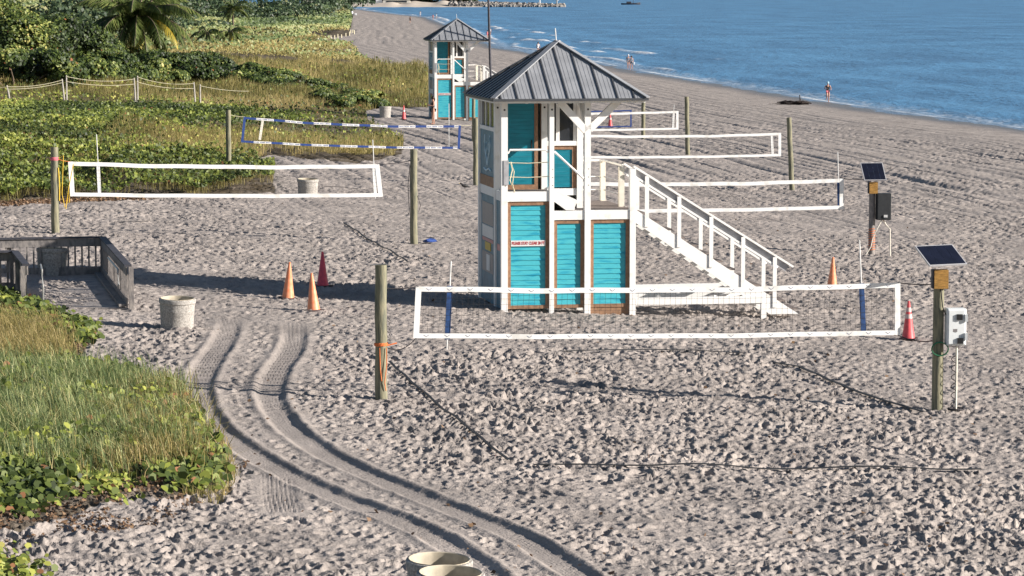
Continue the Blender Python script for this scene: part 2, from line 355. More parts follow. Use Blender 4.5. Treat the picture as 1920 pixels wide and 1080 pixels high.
def fan_rows(y0, steps):
    ys = [y0]
    for yend, k in steps:
        while ys[-1] < yend: ys.append(ys[-1] * (1 + k))
    return np.array(ys)
ys = fan_rows(8, [(34, .03), (130, .0011), (330, .002), (1300, .006), (4000, .03)])
tt = np.concatenate([np.linspace(-1.6, -.23, 30)[:-1], np.linspace(-.23, .23, 800), np.linspace(.23, 1.6, 30)[1:]])
YY, TT = np.meshgrid(ys, tt, indexing='ij'); XX = YY * TT
nr, nc = XX.shape
ZZ = gz0(XX, YY)
msk = (np.abs(TT) < .24) & (YY > 34) & (YY < 1200)
ZZ[msk] += fine(XX[msk], YY[msk])
vegm = (poly_in(XX, YY, VEG_NEAR) | poly_in(XX, YY, VEG_FAR)).astype(float)
U = shore(YY) - XX
wet = np.clip(1 - (U - 1.5) / 3.0 - (fbm(XX * .15, YY * .05, 81) - .5) * .8, 0, 1)
nzm = fbm(XX * .9, YY * .9, 82)
soil = vegm * np.clip(.55 + nzm * .6, 0, 1)
def quadidx(nr, nc):
    i = np.arange(nr - 1)[:, None] * nc + np.arange(nc - 1)[None, :]
    return np.stack([i, i + 1, i + nc + 1, i + nc], -1).reshape(-1, 4)
sand = np_mesh('sand', np.stack([XX, YY, ZZ], -1).reshape(-1, 3), quadidx(nr, nc), sand_material(), None, {'wet': wet.ravel(), 'soil': soil.ravel()}, True, 'POINT')
tag(sand, kind='structure')
del XX, YY, TT, ZZ, msk, vegm, U, wet, nzm, soil

# ---------------------------------------------------------------- setting: sea
def sea_material():
    m = bpy.data.materials.new('sea_water'); m.use_nodes = True; nt = m.node_tree; N = nt.nodes; L = nt.links
    b = N['Principled BSDF']; b.inputs['Roughness'].default_value = .32; b.inputs['Specular IOR Level'].default_value = .28
    tc = N.new('ShaderNodeTexCoord'); mp = N.new('ShaderNodeMapping'); mp.inputs['Scale'].default_value = (.06, .035, 1); L.new(tc.outputs['Object'], mp.inputs[0])
    n1 = N.new('ShaderNodeTexNoise'); n1.inputs['Scale'].default_value = 1; n1.inputs['Detail'].default_value = 8; L.new(mp.outputs[0], n1.inputs['Vector'])
    cr = N.new('ShaderNodeValToRGB'); cr.color_ramp.elements[0].position = .38; cr.color_ramp.elements[1].position = .62
    cr.color_ramp.elements[0].color = (.058, .185, .36, 1); cr.color_ramp.elements[1].color = (.098, .285, .51, 1); L.new(n1.outputs[0], cr.inputs[0])
    af = N.new('ShaderNodeAttribute'); af.attribute_name = 'foam'; ash = N.new('ShaderNodeAttribute'); ash.attribute_name = 'shallow'
    ms = N.new('ShaderNodeMix'); ms.data_type = 'RGBA'; L.new(ash.outputs['Fac'], ms.inputs[0]); L.new(cr.outputs[0], ms.inputs[6]); ms.inputs[7].default_value = (.20, .25, .33, 1)
    mx = N.new('ShaderNodeMix'); mx.data_type = 'RGBA'; L.new(af.outputs['Fac'], mx.inputs[0]); L.new(ms.outputs[2], mx.inputs[6]); mx.inputs[7].default_value = (.8, .82, .85, 1)
    L.new(mx.outputs[2], b.inputs['Base Color'])
    mp2 = N.new('ShaderNodeMapping'); mp2.inputs['Scale'].default_value = (.5, .22, 1); L.new(tc.outputs['Object'], mp2.inputs[0])
    n2 = N.new('ShaderNodeTexNoise'); n2.inputs['Scale'].default_value = 1; n2.inputs['Detail'].default_value = 7; n2.inputs['Roughness'].default_value = .62; L.new(mp2.outputs[0], n2.inputs['Vector'])
    bp = N.new('ShaderNodeBump'); bp.inputs['Strength'].default_value = .55; bp.inputs['Distance'].default_value = .9; L.new(n2.outputs[0], bp.inputs['Height']); L.new(bp.outputs[0], b.inputs['Normal'])
    return m
ys = fan_rows(150, [(700, .0016), (2500, .006), (14000, .04)])
tt = np.concatenate([np.linspace(-.8, -.12, 30)[:-1], np.linspace(-.12, .22, 620), np.linspace(.22, 1.2, 30)[1:]])
YY, TT = np.meshgrid(ys, tt, indexing='ij'); XX = YY * TT
D = XX - shore(YY)
wob = 1.6 * (fbm(YY * .035, XX * .02, 110) - .5) * 2
c1 = np.clip(fbm(YY * .03, D * .05, 111) * 2.2 - .75, 0, 1)
br = np.exp(-((D - 3.6 + wob) / .8) ** 2) * c1 + .8 * np.exp(-((D - 8.5 + wob * 2) / 1.0) ** 2) * np.clip(fbm(YY * .02 + 50, D * .04, 112) * 3 - 1.75, 0, 1)
farsurf = np.clip((YY - 380) / 60, 0, 1) * np.clip((900 - YY) / 200, 0, 1)
br = br + farsurf * (np.exp(-((D - 16 + 2 * wob) / 1.5) ** 2) * np.clip(fbm(YY * .06, D * .2, 113) * 4 - 2.3, 0, 1) + np.exp(-((D - 10 + 2 * wob) / 1.2) ** 2) * np.clip(fbm(YY * .07, D * .2, 114) * 4 - 2.1, 0, 1))
ZW = .34 * br + .10 * np.sin((D * .28 + 3 * fbm(XX * .02, YY * .01, 115)) * 2) * np.clip(1 - (D - 3) / 60, .25, 1) * np.clip(D / 4, 0, 1) + .05 * (fbm(XX * .4, YY * .15, 116) - .5)
frag = vnoise(YY * .9, XX * 2.5, 117) * .5 + vnoise(YY * .35, XX * 1.1, 119) * .5
edge = np.exp(-((D - .6 + wob * .4) / .45) ** 2) * np.clip(fbm(YY * .05, D * 0, 118) * 2.6 - .7, 0, 1)
foam = np.clip((br * 1.5 + edge) * 1.7 - frag * .9 + farsurf * 0, 0, 1)
lace = np.clip(1 - np.abs(D - 2.2) / 2.4, 0, 1) * np.clip(.75 - np.abs(frag - .5) * 9, 0, .6)
foam = np.clip(foam + lace, 0, 1)
shallow = np.clip(1 - D / 4.0, 0, 1) * .75
sea = np_mesh('sea', np.stack([XX, YY, ZW * (D > -3) + .02], -1).reshape(-1, 3), quadidx(*XX.shape), sea_material(), None, {'foam': foam.ravel(), 'shallow': shallow.ravel()}, True, 'POINT')
tag(sea, kind='structure')
del XX, YY, TT, D, ZW, foam, br, frag, lace

# ---------------------------------------------------------------- lifeguard towers
def text_mesh(name, body, size, mat_, parent, loc, rot, w=None, bold=.0):
    cu = bpy.data.curves.new(name, 'FONT'); cu.body = body; cu.size = size; cu.align_x = 'CENTER'; cu.align_y = 'CENTER'; cu.extrude = .002; cu.offset = bold; cu.resolution_u = 2
    t = bpy.data.objects.new(name + '_tmp', cu); COL.objects.link(t)
    dg = bpy.context.evaluated_depsgraph_get(); me = bpy.data.meshes.new_from_object(t.evaluated_get(dg)); me.name = name
    bpy.data.objects.remove(t); me.materials.clear(); me.materials.append(mat_)
    o = bpy.data.objects.new(name, me); COL.objects.link(o); o.parent = parent; o.location = loc; o.rotation_euler = rot
    if w: o.scale = (w / max(v.co.x for v in me.vertices) / 2, 1, 1)
    return o
def make_tower():
    T = thing('lifeguard_tower', 'nearer turquoise and white lifeguard tower with dark hip roof and stairs down to the right', 'lifeguard tower')
    XB, XC, XD = 1.18, 2.08, 3.22; YC, YK = .93, 3.15; PW = .16; UP, LP = 2.90, 2.42; EV = 5.18
    # posts
    def post(x, y, z0, z1, w=PW, d=PW, m='white'):
        o = MB().b2(x - w / 2, x + w / 2, y - d / 2, y + d / 2, z0, z1).build('post', M[m], T)
        return o
    for x, w in ((0, PW), (XB, .115), (XC, .15)):
        p = post(x, 0, -.5, EV, w)
        MB().tube([(x, -PW / 2 - .004, EV - .27), (x, -PW / 2 + .01, EV - .27)], .026, 8).build('bolt', M['black'], p)
        for z in (3.05, 3.25, 3.45): MB().tube([(x + .02, -PW / 2 - .004, z), (x + .02, -PW / 2 + .01, z)], .011, 6).build('bolt', M['black'], p)
        p = post(x, YC, -.5, EV, .15, .15)
        b = MB().tube([(x, YC - .079, EV - .25), (x, YC - .06, EV - .25)], .026, 8); b.build('bolt', M['black'], p)
    post(0, YK, -.5, EV); post(XC, YK, -.5, EV)
    post(XD, 0, -.6, LP + 1.02, .15); post(XD, YK + .2, -.6, LP, .14)
    for (x, y) in ((XD - .02, 1.15), (XD - .02, YK + .2)): post(x, y, LP, LP + 1.0, .13, .13, 'cream')
    # decks
    b = MB(); n = 10
    for i in range(n): b.b2(PW / 2 - .08, XB, .085 + i * .085, .085 + (i + 1) * .085 - .008, UP - .05, UP)
    b.build('porch_deck', M['deck'], T)
    b = MB(); n = 30
    for i in range(n): b.b2(XB + .04, XD + .08, .08 + i * .11, .08 + (i + 1) * .11 - .012, LP - .045, LP)
    b.build('landing_deck', M['deck'], T)
    MB().b2(PW / 2, XB - .06, -.05, .08, UP - .235, UP + .005).build('deck_beam', M['white'], T)
    MB().b2(XB + .06, XC - .078, -.055, .075, LP - .22, LP + .004).build('deck_beam', M['white'], T)
    MB().b2(XC + .078, XD - .078, -.055, .075, LP - .22, LP + .004).build('deck_beam', M['white'], T)
    MB().b2(XD - .05, XD + .04, .09, YK + .12, LP - .22, LP - .05).build('deck_beam', M['white'], T)
    MB().b2(-.05, .06, PW / 2, YC - .08, UP - .235, UP).build('deck_beam', M['white'], T)
    # lower wall panels: brown frame, turquoise boards
    for i, (x0, x1, z1) in enumerate(((PW / 2, XB - .06, UP - .245), (XB + .06, XC - .078, LP - .23), (XC + .078, XD - .078, LP - .23))):
        f = MB(); w = .085; z0 = .02; y0, y1 = -.02, .05
        f.b2(x0, x0 + w, y0, y1, z0, z1).b2(x1 - w, x1, y0, y1, z0, z1).b2(x0 + w, x1 - w, y0, y1, z1 - w, z1).b2(x0 + w, x1 - w, y0, y1, z0, z0 + w)
        pb = MB(); zb = z0 + w; zt = z1 - w; nb = round((zt - zb) / .125); hb = (zt - zb) / nb; xa, xb = x0 + w, x1 - w
        for q in range(nb):
            za, zc = zb + q * hb, zb + (q + 1) * hb; ya, yc = .004 + .002 * ((q * 7) % 3), .020
            pb.add([(xa, ya, za), (xb, ya, za), (xb, yc, zc), (xa, yc, zc), (xa, .045, za), (xb, .045, za), (xb, .045, zc), (xa, .045, zc)], [(0, 1, 2, 3), (0, 4, 5, 1), (4, 7, 6, 5)])
        P = pb.build('wall_panel', M['teal'], T)
        f.build('panel_frame', M['brown'], P)
        if i == 0:
            s = MB().b2(x0 + w + .005, x1 - w - .005, -.028, .008, 1.565, 1.705).build('warning_sign', M['signwhite'], T)
            text_mesh('lettering', 'PLEASE STAY CLEAR 20 FT', .105, M['red'], s, ((x0 + x1) / 2, -.031, 1.635), (R(90), 0, 0), x1 - x0 - 2 * w - .05, .003)
    MB().b2(XC + .08, XD - .08, .0, .04, -.25, .015).build('base_board', M['brown'], T)
    # left side, lower
    f = MB().b2(-.05, .04, YC + .085, YK - .09, UP - .2, UP + .02); f.build('side_beam', M['white'], T)
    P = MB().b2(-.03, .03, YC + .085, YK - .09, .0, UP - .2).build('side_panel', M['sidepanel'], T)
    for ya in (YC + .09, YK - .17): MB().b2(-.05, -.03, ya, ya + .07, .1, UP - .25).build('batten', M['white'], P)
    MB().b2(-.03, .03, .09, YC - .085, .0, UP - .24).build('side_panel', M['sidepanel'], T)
    for z0, z1, mm in ((1.95, 2.5, 'signgrey'), (1.62, 1.92, 'signwhite'), (1.52, 1.60, 'pink'), (1.30, 1.50, 'yellow'), (.75, 1.25, 'signgrey')):
        y0 = YC + .35 if mm != 'yellow' else YC + .7
        y1 = YK - .35 if mm != 'yellow' else YK - .75
        MB().b2(-.045, -.032, y0, y1, z0, z1).build('notice_board', M[mm], P)
    MB().b2(-.06, -.046, YC + .75, YC + 1.2, .8, 1.2).build('notice_board', M['signwhite'], P)
    MB().b2(-.04, -.031, .2, YC - .2, 1.42, 1.58).build('notice_board', M['pink'], T)
    # cabin upper: left side wall with panel, emblem, window
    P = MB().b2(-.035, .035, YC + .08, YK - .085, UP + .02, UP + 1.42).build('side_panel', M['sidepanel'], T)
    MB().b2(-.052, -.036, YC + .1, YK - .1, UP + .02, UP + .28).build('kick_board', M['brown'], P)
    e = MB(); cy = (YC + YK) / 2
    for s in (-1, 1):
        pts = [(-.045, cy + s * a, UP + z) for a, z in ((.02, .55), (.10, .72), (.30, .9), (.38, 1.1), (.33, 1.3))]
        e.tube(pts, .022, 6)
        e.tube([(-.045, cy + s * .2, UP + .8), (-.045, cy + s * .12, UP + .95), (-.045, cy + s * .16, UP + 1.12)], .018, 6)
    e.tube([(-.045, cy - .5, UP + .42), (-.045, cy - .2, UP + .47), (-.045, cy + .15, UP + .4), (-.045, cy + .5, UP + .45)], .022, 6)
    e.build('antler_emblem', M['emblem'], P)
    MB().b2(-.06, .05, YC + .08, YK - .085, UP + 1.425, UP + 1.52).build('window_sill', M['white'], T)
    wdw = MB().b2(-.01, .01, YC + .1, YK - .1, UP + 1.52, EV - .08).build('window', M['darkglass'], T)
    for y in (YC + .12, cy - .25, cy + .35, YK - .15): MB().b2(-.03, .03, y - .04, y + .04, UP + 1.52, EV - .08).build('mullion', M['white'], wdw)
    # cabin front wall: door
    d = MB().b2(.17, .93, YC - .02, YC + .02, UP + .12, EV - .14).build('door', M['tealshade'], T)
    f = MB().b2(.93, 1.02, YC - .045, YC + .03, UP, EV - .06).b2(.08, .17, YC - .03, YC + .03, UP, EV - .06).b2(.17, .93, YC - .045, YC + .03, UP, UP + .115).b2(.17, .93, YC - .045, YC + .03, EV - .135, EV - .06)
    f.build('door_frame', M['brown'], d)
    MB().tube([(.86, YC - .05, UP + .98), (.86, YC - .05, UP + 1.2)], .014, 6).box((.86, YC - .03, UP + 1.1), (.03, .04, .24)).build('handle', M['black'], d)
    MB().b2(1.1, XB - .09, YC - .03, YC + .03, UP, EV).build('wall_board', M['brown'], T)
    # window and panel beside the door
    P = MB().b2(XB + .08, XC - .19, YC - .01, YC + .02, LP + .52, UP + .98).build('wall_panel', M['tealshade'], T)
    MB().b2(XC - .19, XC - .08, YC - .035, YC + .03, LP + .5, UP + 1.07).b2(XB + .08, XC - .19, YC - .035, YC + .03, UP + .98, UP + 1.07).build('panel_frame', M['brown'], P)
    MB().b2(XB + .08, XC - .08, YC - .07, YC + .05, UP + 1.075, UP + 1.19).build('window_sill', M['white'], T)
    MB().b2(XB + .08, XC - .08, YC - .04, YC + .03, LP + .32, LP + .49).build('sill_beam', M['white'], T)
    MB().b2(XB + .3, XC - .25, YC - .0, YC + .03, LP + .0, LP + .31).build('vent_opening', M['black'], T)
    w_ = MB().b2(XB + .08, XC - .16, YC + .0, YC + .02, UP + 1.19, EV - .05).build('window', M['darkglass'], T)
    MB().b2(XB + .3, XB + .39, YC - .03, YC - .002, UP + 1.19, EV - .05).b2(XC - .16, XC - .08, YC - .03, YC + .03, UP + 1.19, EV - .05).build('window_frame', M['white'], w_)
    # cabin right and back walls
    MB().b2(XC - .03, XC + .03, YC + .08, YK - .085, LP, EV - .02).build('wall', M['cream'], T)
    MB().b2(.085, XC - .085, YK - .03, YK + .03, 0, EV - .02).build('wall', M['cream'], T)
    MB().b2(XB + .06, XC - .08, YK + .04, YK + .3, LP - .2, LP - .05).build('deck_beam', M['white'], T)
    # steps between porch and landing with their stringer
    s = MB(); prof = [(XB + .06, UP + .02), (XB + .52, LP + .27), (XB + .58, LP + .24), (XB + .58, LP + .02), (XB + .36, LP + .02), (XB + .06, LP + .24)]
    vs = [(x, -.05, z) for x, z in prof] + [(x, .02, z) for x, z in prof]; k = len(prof)
    s.add(vs, [list(range(k)), list(range(k, 2 * k))[::-1]] + [[i, i + k, (i + 1) % k + k, (i + 1) % k][::-1] for i in range(k)])
    s.build('step_stringer', M['white'], T)
    MB().b2(XB + .06, XB + .38, .03, YC - .1, LP + .2, LP + .25).b2(XB + .33, XB + .37, .03, YC - .1, LP + .0, LP + .2).build('step', M['deck'], T)
    MB().bar((XB + .05, YC - .09, UP - .03), (XC - .1, YC - .09, LP + .1), .04, .2).build('step_stringer', M['white'], T)
    # guard rails
    MB().tube([(.07, -.02, UP + 1.0), (.1, -.05, UP + .96), (.14, -.05, UP + 1.03), (XB - .16, -.05, UP + 1.03), (XB - .08, -.02, UP + .97)], .026, 8).build('guard_rail', M['white'], T)
    MB().tube([(XB + .07, -.03, UP + .98), (XB + .12, -.05, UP + .93), (XC - .22, -.05, UP + .42), (XC - .12, -.05, UP + .33), (XC - .05, -.02, UP + .25)], .028, 8).build('hand_rail', M['white'], T)
    for z in (.37, .72): MB().tube([(.07, 0, UP + z), (XB * .5, 0, UP + z - .02), (XB - .05, 0, UP + z)], .010, 5).build('guard_rope', M['wrope'], T)
    MB().tube([(.16, -.05, UP + .74), (.24, -.05, UP + .5), (.2, -.05, UP + .2), (.26, -.05, UP + .0), (.14, -.05, UP + .3), (.2, -.05, UP + .55), (.16, -.05, UP + .74)], .014, 5).build('rope_coil', M['wrope'], T)
    MB().b2(-.02, .10, -.10, -.082, UP + .18, UP + .78).build('sign_plate', M['greyrail'], T)
    MB().tube([(XC + .05, YK + .2, LP + 1.03), (XD - .1, YK + .2, LP + 1.03), (XD + .01, YK + .1, LP + 1.03), (XD + .01, 1.2, LP + 1.03), (XD + .01, 1.08, LP + .98)], .03, 8).build('guard_rail', M['white'], T)
    for z in (.28, .62): MB().tube([(XC + .05, YK + .2, LP + z), (XD, YK + .2, LP + z)], .018, 6).build('guard_rail', M['white'], T)
    for z in (.28, .62): MB().tube([(XD, YK + .1, LP + z), (XD, 1.2, LP + z)], .018, 6).build('guard_rail', M['greyrail'], T)
    # knee braces
    for x0, x1, z0, z1 in ((XC - .04, XB + .2, 4.38, EV - .08), (XC + .05, XC + .78, 4.42, EV - .06)):
        MB().bar((x0, -.02, z0), (x1, -.02, z1), .17, .12, (0, 1, 0)).build('knee_brace', M['white'], T)
    MB().bar((XC, .12, 4.45), (XC, YC - .12, EV - .12), .09, .1, (1, 0, 0)).build('knee_brace', M['white'], T)
    # roof
    x0, x1, y0, y1 = -.36, 3.50, -.48, YK + .48; ax, ay, az = (x0 + x1) / 2 + .07, (y0 + y1) / 2, 6.53
    r = MB(); vs = [(x0, y0, EV), (x1, y0, EV), (x1, y1, EV), (x0, y1, EV), (ax, ay, az)]
    vs += [(a, b_, c - .03) for a, b_, c in vs[:4]]
    r.add(vs, [(0, 1, 4), (1, 2, 4), (2, 3, 4), (3, 0, 4), (0, 5, 6, 1), (1, 6, 7, 2), (2, 7, 8, 3), (3, 8, 5, 0), (5, 8, 7, 6)])
    class _S:
        def __init__(s, m): s.m = m
        def bar(s, a_, b_, w, h, up): r.bar(a_, b_, w, h, up, s.m)
    seam = _S(1); minor = _S(0)
    def clip_line(e0, e1, t):          # rib from the eave up to the hip, square to the eave
        E0, E1, A = Vector(e0), Vector(e1), Vector((ax, ay, az)); P = E0.lerp(E1, t)
        L_ = (E1 - E0).length; ta = (A - E0).dot(E1 - E0) / L_ ** 2; foot = E0.lerp(E1, ta)
        k = t / ta if t < ta else (1 - t) / (1 - ta)
        return P, P + (A - foot) * k
    cs = [(x0, y0, EV), (x1, y0, EV), (x1, y1, EV), (x0, y1, EV)]
    for a in range(4):
        e0, e1 = Vector(cs[a]), Vector(cs[(a + 1) % 4]); L_ = (e1 - e0).length; n = int(L_ / .415)
        nrm = (e1 - e0).cross(Vector((ax, ay, az)) - e0).normalized()
        for i in range(n + 1):
            t = (i * .415 + .2) / L_
            if t >= .985: continue
            P, Q = clip_line(e0, e1, t)
            seam.bar(P + nrm * .012, Q + nrm * .012, .034, .03, nrm)
            for j in (1, 2, 3):
                t2 = t + j * .104 / L_
                if t2 < .985:
                    P, Q = clip_line(e0, e1, t2); minor.bar(P + nrm * .001, Q + nrm * .001, .035, .008, nrm)
    rf = r.build('roof', [M['roof'], M['roofseam']], T)
    hip = MB()
    for c in cs: hip.bar(Vector(c) + Vector((0, 0, .03)), (ax, ay, az + .035), .15, .025)
    hip.build('hip_cap', M['roof'], rf)
    MB().b2(x0, x1, y0 - .012, y0 - .001, EV - .05, EV + .012).b2(x0, x1, y1 + .001, y1 + .012, EV - .05, EV + .012).b2(x0 - .012, x0 - .001, y0, y1, EV - .05, EV + .012).b2(x1 + .001, x1 + .012, y0, y1, EV - .05, EV + .012).build('drip_edge', M['roofseam'], rf)
    MB().b2(x0 + .06, x1 - .06, y0 + .06, y0 + .1, EV - .1, EV - .032).b2(x0 + .06, x1 - .06, y1 - .1, y1 - .06, EV - .1, EV - .032).b2(x0 + .06, x0 + .1, y0 + .1, y1 - .1, EV - .1, EV - .032).b2(x1 - .1, x1 - .06, y0 + .1, y1 - .1, EV - .1, EV - .032).build('fascia', M['white'], rf)
    for i in range(7): x = x0 + .3 + i * .54; MB().b2(x, x + .05, y0 + .1, -.09, EV - .11, EV - .033).build('rafter_end', M['white'], rf)
    MB().tube([(ax - .02, ay, az), (ax - .05, ay, az + .34)], .014, 6).build('roof_antenna', M['signwhite'], rf)
    # stairs going down to the right
    XS, ZS = XD + .08, LP; XE, ZE = XD + 4.28, -.22; dx, dz = XE - XS, ZE - ZS
    st = MB(); n = 13
    for i in range(n):
        t = (i + .5) / n; st.b2(XS + dx * t - .14, XS + dx * t + .14, .04, 1.02, ZS + dz * t - .02, ZS + dz * t + .02)
    st.build('stair_tread', M['deck'], T)
    for y in (-.0, 1.06):
        v = []; k = 4; pr = [(XS - .02, ZS + .02), (XE, ZE - .03), (XE - .75, ZE - .02), (XS - .02, ZS - .30)]
        vs = [(x, y - .03, z) for x, z in pr] + [(x, y + .03, z) for x, z in pr]
        s = MB().add(vs, [(0, 3, 2, 1), (4, 5, 6, 7)] + [[i, (i + 1) % k, (i + 1) % k + k, i + k] for i in range(k)])
        s.build('stair_stringer', M['white'], T)
        rz0 = 1.06
        def zz(x): return ZS + dz * (x - XS) / dx
        MB().bar((XS - .06, y, zz(XS) + rz0 + .02), (XE - .16, y, zz(XE - .16) + rz0), .11, .05).build('hand_rail', M['white'], T)
        MB().bar((XS + .0, y + .03, zz(XS) + rz0 - .12), (XE - .3, y + .03, zz(XE - .3) + rz0 - .12), .03, .20).build('rail_board', M['greyrail'], T)
        MB().bar((XS + .0, y - .02, zz(XS) + rz0 - .25), (XE - .55, y - .02, zz(XE - .55) + rz0 - .25), .03, .05).build('mid_rail', M['white'], T)
        for i in range(5):
            x = XS + .28 + i * .82
            MB().b2(x - .05, x + .05, y - .055, y - .032, zz(x) - .25, zz(x) + rz0 - .05).build('baluster', M['white'], T)
    # skids under the stairs
    for y in (0, 1.1, YK + .1):
        MB().b2(XD + .09, XD + 3.35, y - .06, y + .06, .05, .23).build('skid_beam', M['white'], T)
    MB().bar((XD + 3.3, 0, .14), (XD + 3.3, YK + .1, .14), .1, .16).build('skid_beam', M['white'], T)
    MB().bar((XD + 1.6, .1, .19), (XD + 3.2, 1.0, .19), .1, .05).build('skid_brace', M['white'], T)
    MB().b2(XD + 3.3, XD + 3.44, -.04, .06, -.4, .03).build('skid_leg', M['white'], T)
    return T
T1 = make_tower()
a = gp(945, 583); T1.location = (a.x, a.y, 1.80); T1.rotation_euler.z = GA
T2 = copy_tree(T1); T2['label'] = 'farther turquoise and white lifeguard tower, behind the near one beside a tall dark flagpole'
a = gp(817, 223); T2.location = (a.x, a.y, a.z); T2.rotation_euler.z = R(8.5)
T1['group'] = T2['group'] = 'lifeguard towers along the beach'

# ---------------------------------------------------------------- posts and volleyball nets
POSTG = 'wooden posts holding the volleyball nets'
def wood_post(px, py, pyt, dia, label, lean=0, extra=None, group=POSTG):
    P = gp(px, py); S = F / P.y; h = (py - pyt) / S * 1.005; r = dia / S / 2
    T = thing('net_post', label, 'post', (P.x, P.y, P.z), 0, group)
    n = 9; pts = [(lean * h * k / n + .008 * math.sin(k * 1.7), .008 * math.cos(k * 2.1), -.5 + (h + .5) * k / n) for k in range(n + 1)]
    b = MB().tube(pts, [r * (1.04 - .09 * k / n) for k in range(n + 1)], 16); b.build('shaft', M['post'], T, True)
    T['h'] = h
    return T, P, h, r
nl, PL, h, r = wood_post(715, 751, 495, 23, 'nearest wooden net post with orange rope round its middle, left of the near net')
MB().tube([(r * 1.06 * math.cos(a_), r * 1.06 * math.sin(a_), 1.03 + .012 * a_ / 6) for a_ in np.linspace(0, 25, 60)], .012, 5).build('rope_wrap', M['orope'], nl)
MB().tube([(r * .9, -r * .9, 1.0), (r * .95, -r, .7), (r * .6, -r * 1.1, .35), (r * .8, -r, .2)], .009, 5).tube([(-r * .2, -r * 1.05, 1.0), (-r * .1, -r * 1.08, .6), (r * .1, -r * 1.08, .38)], .009, 5).build('rope_tail', M['orope'], nl)
MB().tube([(-.2, 0, h + .0), (.1, -.02, h + .02)], .012, 5).build('top_rod', M['metal'], nl)
b = MB()
for i in range(5): b.tube([(r * 1.05, -.03, 1.1 + i * .1), (r + .08, -.05, 1.05 + i * .1), (r + .04, -.03, 1.15 + i * .1)], .008, 5)
b.build('rope_knots', M['drope'], nl)
n2l, P2L, h, r = wood_post(104, 438, 276, 15, 'leftmost wooden net post, with a pink band and yellow ropes near its top')
MB().lathe([(r * 1.04, h - .4), (r * 1.12, h - .37), (r * 1.12, h - .32), (r * 1.04, h - .3)], 16).build('band', M['cpink'], n2l)
MB().tube([(r, -.05, h - .35), (r + .16, -.05, h - .25), (r + .1, -.05, 1.2), (r + .18, -.05, .8)], .012, 5).tube([(r, -.06, 2.0), (r + .03, -.06, 1.5), (r + .02, -.06, 1.0)], .02, 5).tube([(r + .45, 0, 2.1), (r + .3, 0, 1.4), (r + .22, 0, .9), (r + .32, 0, .95), (r + .3, 0, 1.3), (r + .2, 0, .75)], .014, 5).build('rope_tail', M['yrope'], n2l)
n2r, P2R, h, r = wood_post(776, 457, 280, 14, 'tall wooden net post standing between the trash bin court and the near tower')
MB().tube([(-r, -.03, h - .5), (-r - .06, -.05, 1.8), (-r - .02, -.05, 1.0), (-r - .07, -.05, .9)], .01, 5).tube([(r, -.03, 1.5), (r + .1, -.05, 1.2), (r + .04, -.05, 1.0)], .01, 5).build('rope_tail', M['drope'], n2r)
n3l, P3L, _, _ = wood_post(429, 333, 207, 10, 'wooden net post rising out of the dune grass, left of the blue net')
n3r, P3R, _, _ = wood_post(892, 345, 222, 10, 'wooden net post close left of the near tower, right of the blue net')
r2r, PR2, _, _ = wood_post(1486, 355, 221, 9.5, 'leaning wooden net post beyond the tower stairs, second from the right', -.06)
r3r, PR3, _, _ = wood_post(1290, 290, 182, 8.5, 'wooden net post right of the tower roof, at the end of the small white net', -.03)
r4r, PR4, _, _ = wood_post(1206, 258, 180, 7.5, 'slim post directly under the right eave of the near tower roof')
r4l, PR4L, _, _ = wood_post(888, 262, 182, 6.5, 'dark slim post seen against the far tower panel, left of the near tower')
def merge_into(o, mb, m):
    import bmesh
    t_ = bpy.data.meshes.new('t'); t_.from_pydata(mb.v, [], mb.f); o.data.materials.append(m); k = len(o.data.materials) - 1
    bm = bmesh.new(); bm.from_mesh(o.data); n0 = len(bm.faces); bm.from_mesh(t_); bm.faces.ensure_lookup_table()
    for f_ in bm.faces[n0:]: f_.material_index = k
    bm.to_mesh(o.data); bm.free(); bpy.data.meshes.remove(t_)
